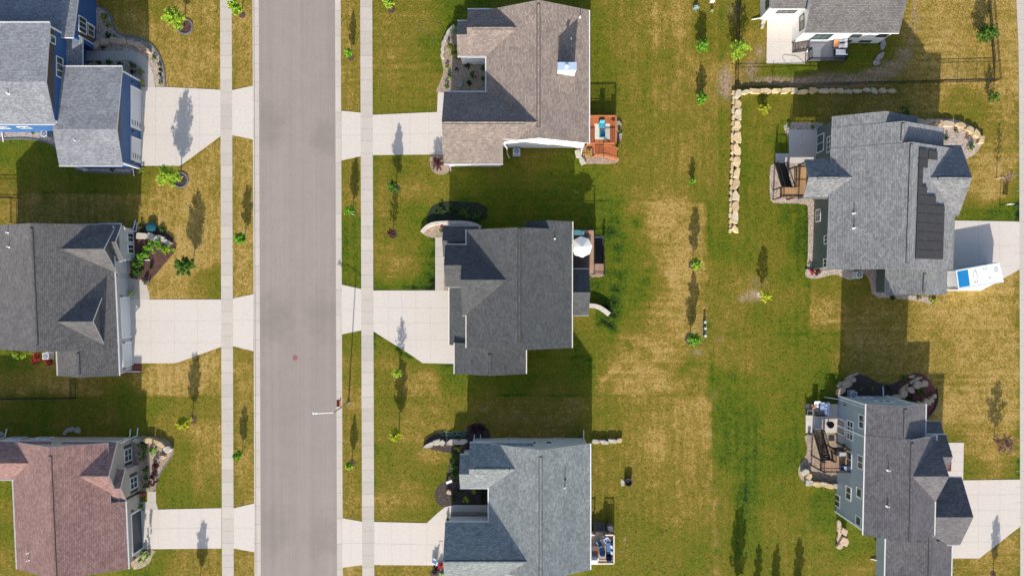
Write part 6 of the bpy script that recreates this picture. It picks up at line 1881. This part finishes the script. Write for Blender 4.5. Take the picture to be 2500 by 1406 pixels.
# blue grey house deck
seat('deck_chair', 210, 612, .9, 25, .62, .66, FB_BLUE, M_GREYBOX, 'blue chair tilted near the deck steps', 'chair')
seat('deck_chair', 228, 606, .9, 215, .72, .72, FB_LBL, M_GREYBOX, 'pale blue chair turned to the corner of the light deck', 'chair')
seat('deck_chair', 217, 634, .9, 0, .68, .68, FB_BLUE, FB_DK, 'blue chair in the middle of the light deck', 'chair')
seat('sofa', 235, 628, .9, 90, 1.9, .8, FB_BLUE, FB_DK, 'blue cushioned sofa along the east rail of the light deck', 'sofa', pillows=2)
seat('deck_chair', 233, 646, .9, 0, .72, .7, FB_NAVY, FB_DK, 'navy chair at the lower end of the light deck', 'chair')
table('dining_table', 200, 628, .9, 0, .9, 1.0, .68, M_BRNB, FB_DK, 'brown slatted table on the light deck near the house')
grill(197, 652, .9, 180, 'white covered grill in the lower corner of the light deck', FB_WHITE, FB_WHITE)
mb = MB(); mb.box(-.3, .3, -.35, .35, 0, .5); mb.hexa([(-.3, -.35, .5), (.3, -.35, .5), (.3, .35, .5), (-.3, .35, .5)], [(-.2, -.22, .95), (.2, -.22, .95), (.2, .22, .9), (-.2, .22, .9)])
t = thing('covered_grill', R(236, 579, 0), 'grill under a grey cover beside the light deck steps', 'grill')
rock_mb = MB(); rock(rock_mb, CX + 236, CY + 579, 9, 9, .3, 1.1, 0, 3); adopt(rock_mb.build('fabric_cover', FB_GREY), t)
mb = MB(); mb.bar(R(229, 585, 1.02), R(243, 585, 1.02), .05); adopt(mb.build('handle', M_BLACK), t)

# fire pit
t = thing('fire_pit', P(1532.5, 1174), 'black steel fire pit on the dry back lawn', 'fire pit')
mb = MB()
n = 20
for i in range(n):
    a, b = 2 * math.pi * i / n, 2 * math.pi * (i + 1) / n
    q = lambda r_, z, th: (r_ * math.cos(th), r_ * math.sin(th), z)
    for (r0, z0, r1, z1) in ((.46, 0, .5, .55), (.5, .55, .52, .62), (.52, .62, .36, .6), (.36, .6, .3, .2), (.3, .2, 0.001, .18)):
        mb.face([q(r0, z0, a), q(r0, z0, b), q(r1, z1, b), q(r1, z1, a)])
o = mb.build('bowl', M_BLACK); o.parent = t
mb = MB(); mb.cyl((0, 0, .19), (0, 0, .24), .24, .22, 14); o = mb.build('ash', plain('ash', lin(150, 132, 124), .9, .25, 14)); o.parent = t
stones('stone_slabs', 'pale flat paver half under the fire pit', 'stone', [(1520, 1177, 5, 9, -15, .06)], M_ROCKW, 'slab')

# ------------------------------------------------------------------ street things
t = thing('street_lamp', P(851, 981.5), 'tall grey street lamp with its arm reaching over the road', 'street lamp')
mb = MB(); mb.cyl((0, 0, 0), (0, 0, 7.55), .105, .06, 10); o = mb.build('pole', M_STEEL); o.parent = t
mb = MB(); mb.cyl((0, 0, 0), (0, 0, .25), .2, .16, 10); o = mb.build('base', M_STEEL); o.parent = t
mb = MB(); mb.cyl((0, 0, 7.4), (-1.0, -.03, 7.72), .045, .04, 8).cyl((-1.0, -.03, 7.72), (-1.9, -.05, 7.8), .04, .035, 8); o = mb.build('arm', M_PIPEW); o.parent = t
mb = MB(); mb.hexa([(-2.45, -.2, 7.72), (-1.85, -.13, 7.72), (-1.85, .05, 7.72), (-2.45, .1, 7.72)], [(-2.4, -.16, 7.86), (-1.9, -.12, 7.88), (-1.9, .03, 7.88), (-2.4, .07, 7.86)]); o = mb.build('lamp_head', M_PIPEW); o.parent = t
mb = MB(); mb.cyl((-2.2, -.05, 7.86), (-2.2, -.05, 7.95), .05, .04, 8); o = mb.build('photocell', M_FAN); o.parent = t

t = thing('manhole_cover', P(720.5, 873.5, -.10), 'round rust brown manhole cover in the road', 'manhole cover')
RUST = plain('rusty_iron', lin(132, 88, 84), .7, .2, 9)
mb = MB(); mb.cyl((0, 0, 0), (0, 0, .012), .33, .33, 24); o = mb.build('cover', RUST); o.parent = t
mb = MB()
for i in range(24):
    a, b = 2 * math.pi * i / 24, 2 * math.pi * (i + 1) / 24
    mb.face([(r_ * math.cos(q_), r_ * math.sin(q_), .009) for r_, q_ in ((.35, a), (.42, a), (.42, b), (.35, b))])
o = mb.build('ring', plain('iron_ring', lin(150, 128, 122), .8, .1)); o.parent = t
t = thing('storm_drain', P(827.5, 984.5, -.09), 'rusty storm drain inlet in the right gutter beside the lamp', 'drain')
RU2 = plain('drain_rust', lin(92, 44, 40), .7, .25, 8)
mb = MB(); mb.box(-.30, .12, -.42, .42, .0, .012); o = mb.build('frame', plain('drain_pit', (.012, .01, .01, 1), .9, .1)); o.parent = t  # near-black plate stands in for the darkness of the pit below the grate
mb = MB()
for i in range(9): mb.box(-.29, .11, -.42 + i * .1, -.37 + i * .1, .012, .03)
o = mb.build('grate', RU2); o.parent = t
mb = MB(); mb.box(.125, .30, -.43, .43, .0, .16); o = mb.build('kerb_box', plain('drain_orange', lin(186, 100, 74), .7, .15)); o.parent = t

GRN = plain('utility_green', lin(70, 92, 92), .5, .1); LTG = plain('utility_top', lin(176, 200, 200), .5, .06)
for x, y, lb, h in ((1718.5, 786, 'slim utility pedestal, northernmost of three on the back lawn', .62), (1719, 801, 'slim utility pedestal, middle one of three with a pale cap', .62), (1719, 819, 'slim utility pedestal, southernmost of three, turned askew', .7)):
    t = thing('utility_pedestal', P(x, y), lb, 'utility box', .4 if y > 810 else 0, 'utility pedestals on the back lawn')
    mb = MB(); mb.box(-.13, .13, -.13, .13, 0, h); o = mb.build('cabinet', GRN); o.parent = t
    mb = MB(); mb.hexa([(-.15, -.15, h), (.15, -.15, h), (.15, .15, h), (-.15, .15, h)], [(-.12, -.12, h + .08), (.12, -.12, h + .08), (.12, .12, h + .08), (-.12, .12, h + .08)]); o = mb.build('cap', LTG); o.parent = t
t = thing('utility_box', P(1737, 4), 'white utility box on the back lawn at the top edge', 'utility box')
mb = MB(); mb.box(-.25, .25, -.2, .2, 0, .6); o = mb.build('cabinet', M_PIPEW); o.parent = t
mb = MB(); mb.box(-.28, .28, -.23, .23, .605, .66); o = mb.build('lid', M_WHITE); o.parent = t

t = thing('yard_sign', P(2440.5, 501), 'yard sign post with a hanging white board on the right front lawn', 'sign')
mb = MB(); mb.bar((0, 0, 0), (0, 0, 1.75), .09); o = mb.build('post', M_BLACK); o.parent = t
mb = MB(); mb.bar((-.05, 0, 1.6), (1.05, 0, 1.6), .08); o = mb.build('arm', M_BLACK); o.parent = t
mb = MB(); mb.box(.28, .98, -.02, .02, .6, 1.5); o = mb.build('board', M_WHITE); o.parent = t

def ac(px, py, label, rot=0):
    t = thing('air_conditioner', P(px, py, .02), label, 'air conditioner', math.radians(rot))
    mb = MB(); mb.box(-.5, .5, -.5, .5, -.05, .06); o = mb.build('pad', M_GREYBOX); o.parent = t
    mb = MB(); mb.box(-.37, .37, -.37, .37, .065, .8); o = mb.build('cabinet', M_GREYBOX); o.parent = t
    mb = MB(); mb.box(-.4, .4, -.4, .4, .805, .87); o = mb.build('top_cover', M_GREYBOX); o.parent = t
    mb = MB(); mb.cyl((0, 0, .872), (0, 0, .885), .3, .3, 20)
    o = mb.build('fan_grille', M_FAN); o.parent = t
    mb = MB(); mb.cyl((0, 0, .886), (0, 0, .91), .09, .08, 12)
    for i in range(8):
        a = i * math.pi / 4; mb.bar((0, 0, .893), (.3 * math.cos(a), .3 * math.sin(a), .893), .02, .012)
    o = mb.build('fan_hub', M_GREYBOX); o.parent = t
ac(1261, 373, 'air conditioner in the shade south of the taupe house')
ac(2090, 671, 'air conditioner on the gravel south of the grey solar house')
ac(2077, 961, 'air conditioner beside the tan boulder arc of the slate house', 0)
ac(118, 330, 'air conditioner on the gravel strip of the blue house')
ac(122, 868, 'air conditioner half under the charcoal roof beside crimson shrubs')

# storage container on the right driveway
t = thing('storage_container', P(2385, 675), 'white portable storage container with a blue roof panel on the right driveway', 'container')
cor = [(2334, 661), (2440, 642), (2450, 688), (2340, 706)]
zt = 2.25
TW = [P(x, y, zt) for x, y in cor]
ccx = sum(TW, Vector()) / 4
base_ = [Vector((p.x, p.y, .12)) for p in TW]
CONT = plain('container_white', lin(226, 230, 236), .45, .03)
mb = MB(); mb.hexa(base_[::-1], [Vector((p.x, p.y, zt - .08)) for p in TW][::-1], 0); adopt(mb.build('body', CONT), t)
mb = MB(); ex = [ccx + (p - ccx) * 1.012 for p in TW]
mb.hexa([Vector((p.x, p.y, zt - .075)) for p in ex][::-1], [Vector((p.x, p.y, zt)) for p in ex][::-1], 0); adopt(mb.build('roof_sheet', CONT), t)
def onroof(a, b, dz=.006):
    p = TW[0] + (TW[1] - TW[0]) * a + (TW[3] - TW[0]) * b
    return Vector((p.x, p.y, zt + dz))
mb = MB(); mb.hexa([onroof(a, b, .002) for a, b in ((.02, .05), (.02, .93), (.27, .93), (.27, .05))], [onroof(a, b, .012) for a, b in ((.02, .05), (.02, .93), (.27, .93), (.27, .05))]); adopt(mb.build('roof_panel', plain('blue_panel', lin(26, 120, 178), .45, .04)), t)
mb = MB()
for a in (.3, .42, .54, .66, .78, .9):
    mb.bar(onroof(a, .01, .004), onroof(a, .99, .004), .03, .02)
for a, b in ((0, 0), (1, 0), (1, 1), (0, 1)):
    p = onroof(a, b, 0); mb.bar(Vector((p.x, p.y, .1)), Vector((p.x, p.y, zt + .012)), .12)
for (a, b), (c_, d_) in (((0, 0), (1, 0)), ((1, 0), (1, 1)), ((1, 1), (0, 1)), ((0, 1), (0, 0))):
    mb.bar(onroof(a, b, .004), onroof(c_, d_, .004), .09, .03)
adopt(mb.build('frame', plain('container_frame', lin(205, 210, 216), .45, .04)), t)
ST = plain('grime', lin(168, 167, 166), .8, .12, 6)
mb = MB()
def ringmark(c, rx, ry, w, n=22, sd=1):
    r_ = random.Random(sd)
    j = [(r_.uniform(.8, 1.2), r_.uniform(.5, 1.5)) for _ in range(n)]
    for i in range(n):
        k = (i + 1) % n
        a, b = 2 * math.pi * i / n, 2 * math.pi * k / n
        g = lambda q_, m_, t_: onroof(c[0] + rx * m_ * t_ * math.cos(q_), c[1] + ry * m_ * t_ * math.sin(q_), .005)
        mb.face([g(a, j[i][0], 1), g(b, j[k][0], 1), g(b, j[k][0], 1 - w * j[k][1]), g(a, j[i][0], 1 - w * j[i][1])])
for c_, rx_, ry_, w_, sd_ in (((.42, .5), .055, .36, .28, 2), ((.9, .3), .05, .16, .6, 5), ((.66, .16), .05, .09, .5, 9), ((.74, .7), .03, .06, .7, 4)):
    mb = MB()
    ringmark(c_, rx_, ry_, w_, sd=sd_)
    adopt(mb.build('grime', ST), t)
for i in range(4):
    p = ccx + (TW[i] - ccx) * .9
    mb = MB(); mb.box(p.x - .15, p.x + .15, p.y - .15, p.y + .15, .03, .12); adopt(mb.build('foot', M_BLACK), t)

# mower and folded chair
t = thing('lawn_mower', P(1077, 1379, .03), 'red lawn mower parked at the garage corner', 'lawn mower', math.radians(8))
REDP = plain('red_paint', lin(200, 26, 44), .3, .06)
mb = MB(); mb.hexa([(-.36, -.32, .12), (.36, -.32, .12), (.36, .36, .12), (-.36, .36, .12)], [(-.3, -.26, .38), (.3, -.26, .38), (.28, .3, .36), (-.28, .3, .36)]); o = mb.build('deck_shell', REDP); o.parent = t
mb = MB(); mb.cyl((0, .1, .38), (0, .1, .56), .2, .16, 14); o = mb.build('engine', M_BLACK); o.parent = t
for kx in (-1, 1):
    for ky in (-1, 1):
        mb = MB(); mb.cyl((kx * .38, ky * .27, .13), (kx * .45, ky * .27, .13), .13, .13, 14); o = mb.build('wheel', M_BLACK); o.parent = t
mb = MB(); mb.bar((-.26, .3, .3), (-.24, .95, .95), .035).bar((.26, .3, .3), (.24, .95, .95), .035).bar((-.24, .95, .95), (.24, .95, .95), .035); o = mb.build('handle', M_BLACK); o.parent = t
mb = MB(); mb.box(-.22, .22, -.6, -.33, .1, .36); o = mb.build('grass_bag', FB_GREY); o.parent = t
seat('lawn_chair', 1062 - CX, 1366 - CY, .03, 60, .6, .6, plain('pale_web', lin(190, 215, 230), .6, .05), M_PIPEW, 'pale folding chair beside the red mower', 'chair')

# hoses
def hose(name, pts, m, label, r=.018, z=.03):
    pts = smooth_line(pts, 3)
    mb = MB()
    for a, b in zip(pts[:-1], pts[1:]): mb.cyl(P(*a) + Vector((0, 0, z + r)), P(*b) + Vector((0, 0, z + r)), r, r, 5, cap=False)
    return tag(mb.build(name, m), label, 'hose')
GH = plain('green_hose', lin(110, 165, 140), .5, .1)
pts = [(1147, 1054), (1138, 1051), (1130, 1056)]
rr = random.Random(3)
for i in range(46):
    a = i * .95; cx_ = 1132 - i * 1.25
    pts.append((cx_ + (7 + 2 * math.sin(i * .4)) * math.cos(a), 1058 + (5.5 + 2 * math.sin(i * .7)) * math.sin(a)))
hose('garden_hose', pts, GH, 'tangled green garden hose lying behind the white boulders', .022)
hose('garden_hose', [(1918, 153), (1911, 145), (1910, 137), (1915, 134), (1925, 136), (1942, 137), (1952, 143), (1962, 154)], plain('brown_hose', lin(120, 104, 92), .6, .1), 'thin brown hose looped on the white house patio', .02, .035)
hose('garden_hose', [(1080, 62), (1060, 56), (1040, 53), (1018, 56), (1016, 76), (1022, 74), (1040, 74), (1056, 84), (1059, 110)], plain('grey_hose', lin(120, 118, 104), .6, .1), 'thin grey hose lying on the lawn of the taupe house', .014, .02)
t = thing('sand_tub', P(373, 556), 'dark teal round tub in the shade behind the front boulders', 'tub')
mb = MB(); mb.cyl((0, 0, 0), (0, 0, .45), .58, .62, 18); o = mb.build('tub_body', plain('dark_teal', lin(22, 66, 78), .4, .1)); o.parent = t
mb = MB(); mb.cyl((0, 0, .45), (0, 0, .58), .66, .3, 18); o = mb.build('lid', plain('dark_teal_lid', lin(26, 78, 90), .4, .1)); o.parent = t
t = thing('garden_bench', P(1097, 1174), 'small white garden bench at the end of the hedge', 'bench', math.radians(22))
mb = MB(); mb.box(-.38, .38, -.16, .16, .38, .44); o = mb.build('seat', M_PIPEW); o.parent = t
for k in (-1, 1):
    mb = MB(); mb.box(k * .3 - .04, k * .3 + .04, -.14, .14, 0, .38); o = mb.build('leg', M_PIPEW); o.parent = t
mb = MB(); mb.box(P(211, 0).x - .35, P(211, 0).x + .35, P(0, 412).y - .3, P(0, 412).y + .35, 0, .12)
tag(mb.build('step_slab', M_GREYBOX), 'grey slab step in the edged gravel south of the blue garage', 'slab')
mb = MB(); mb.box(P(2031, 0).x - .45, P(2031, 0).x + .3, P(0, 1069).y - .35, P(0, 1069).y + .35, .02, .06)
tag(mb.build('door_mat', FB_DK), 'dark mat on the gravel beside the patio of the slate house', 'mat')

# ------------------------------------------------------------------ longer tufts standing out of the mown turf
def inside(px, py, poly):
    r = np.zeros(len(px), bool)
    for (x0, y0), (x1, y1) in zip(poly, poly[1:] + poly[:1]):
        c = ((y0 > py) != (y1 > py)) & (px < (x1 - x0) * (py - y0) / ((y1 - y0) or 1e-9) + x0)
        r ^= c
    return r
def tufts(name, n, cols, pick, hmin, hmax, seed):
    r = np.random.default_rng(seed)
    px = r.uniform(-30, 2530, n); py = r.uniform(-30, 1440, n)
    bad = ((px > KL - 2) & (px < KR + 4)) | ((px > 536) & (px < 573)) | ((px > 878) & (px < 916)) | (px > 2476)
    for poly in PAVED: bad |= inside(px, py, list(poly))
    px, py = px[~bad], py[~bad]
    g, b = lawn_values(px, py)
    clump = np.sin(px * .13 + 2 * np.sin(py * .05)) * np.sin(py * .11 + 2 * np.sin(px * .043)) * .5 + .5
    k = r.uniform(0, 1, len(px)) < pick(g) * (.35 + .9 * clump)
    px, py = px[k], py[k]
    m = len(px)
    bl = 5
    X = np.repeat((px - CX) * S, bl) + r.normal(0, .045, m * bl); Y = np.repeat(-(py - CY) * S, bl) + r.normal(0, .045, m * bl)
    a = r.uniform(0, 6.283, m * bl); h = r.uniform(hmin, hmax, m * bl); w = r.uniform(.012, .03, m * bl)
    ln = r.uniform(.2, 1.0, m * bl) * h; ta = r.uniform(0, 6.283, m * bl)
    v = np.stack([np.stack([X - np.cos(a) * w, Y - np.sin(a) * w, np.zeros(m * bl)], -1), np.stack([X + np.cos(a) * w, Y + np.sin(a) * w, np.zeros(m * bl)], -1),
                  np.stack([X + np.cos(ta) * ln, Y + np.sin(ta) * ln, h], -1)], 1).reshape(-1, 3)
    me = bpy.data.meshes.new(name)
    me.from_pydata(v.tolist(), [], np.arange(3 * m * bl).reshape(-1, 3).tolist())
    me.materials.append(leafm('blades_' + name, *cols))
    o = bpy.data.objects.new(name, me); COL.objects.link(o)
    tag(o, kind='stuff')
tufts('green_grass_tufts', 42000, (lin(40, 58, 14), lin(66, 86, 20), lin(104, 116, 40)), lambda g: np.clip(g * .9 + .12, .1, 1), .04, .11, 11)
tufts('straw_grass_tufts', 42000, (lin(120, 96, 50), lin(164, 136, 78), lin(196, 170, 112)), lambda g: np.clip(1.05 - g, .08, 1), .04, .10, 12)
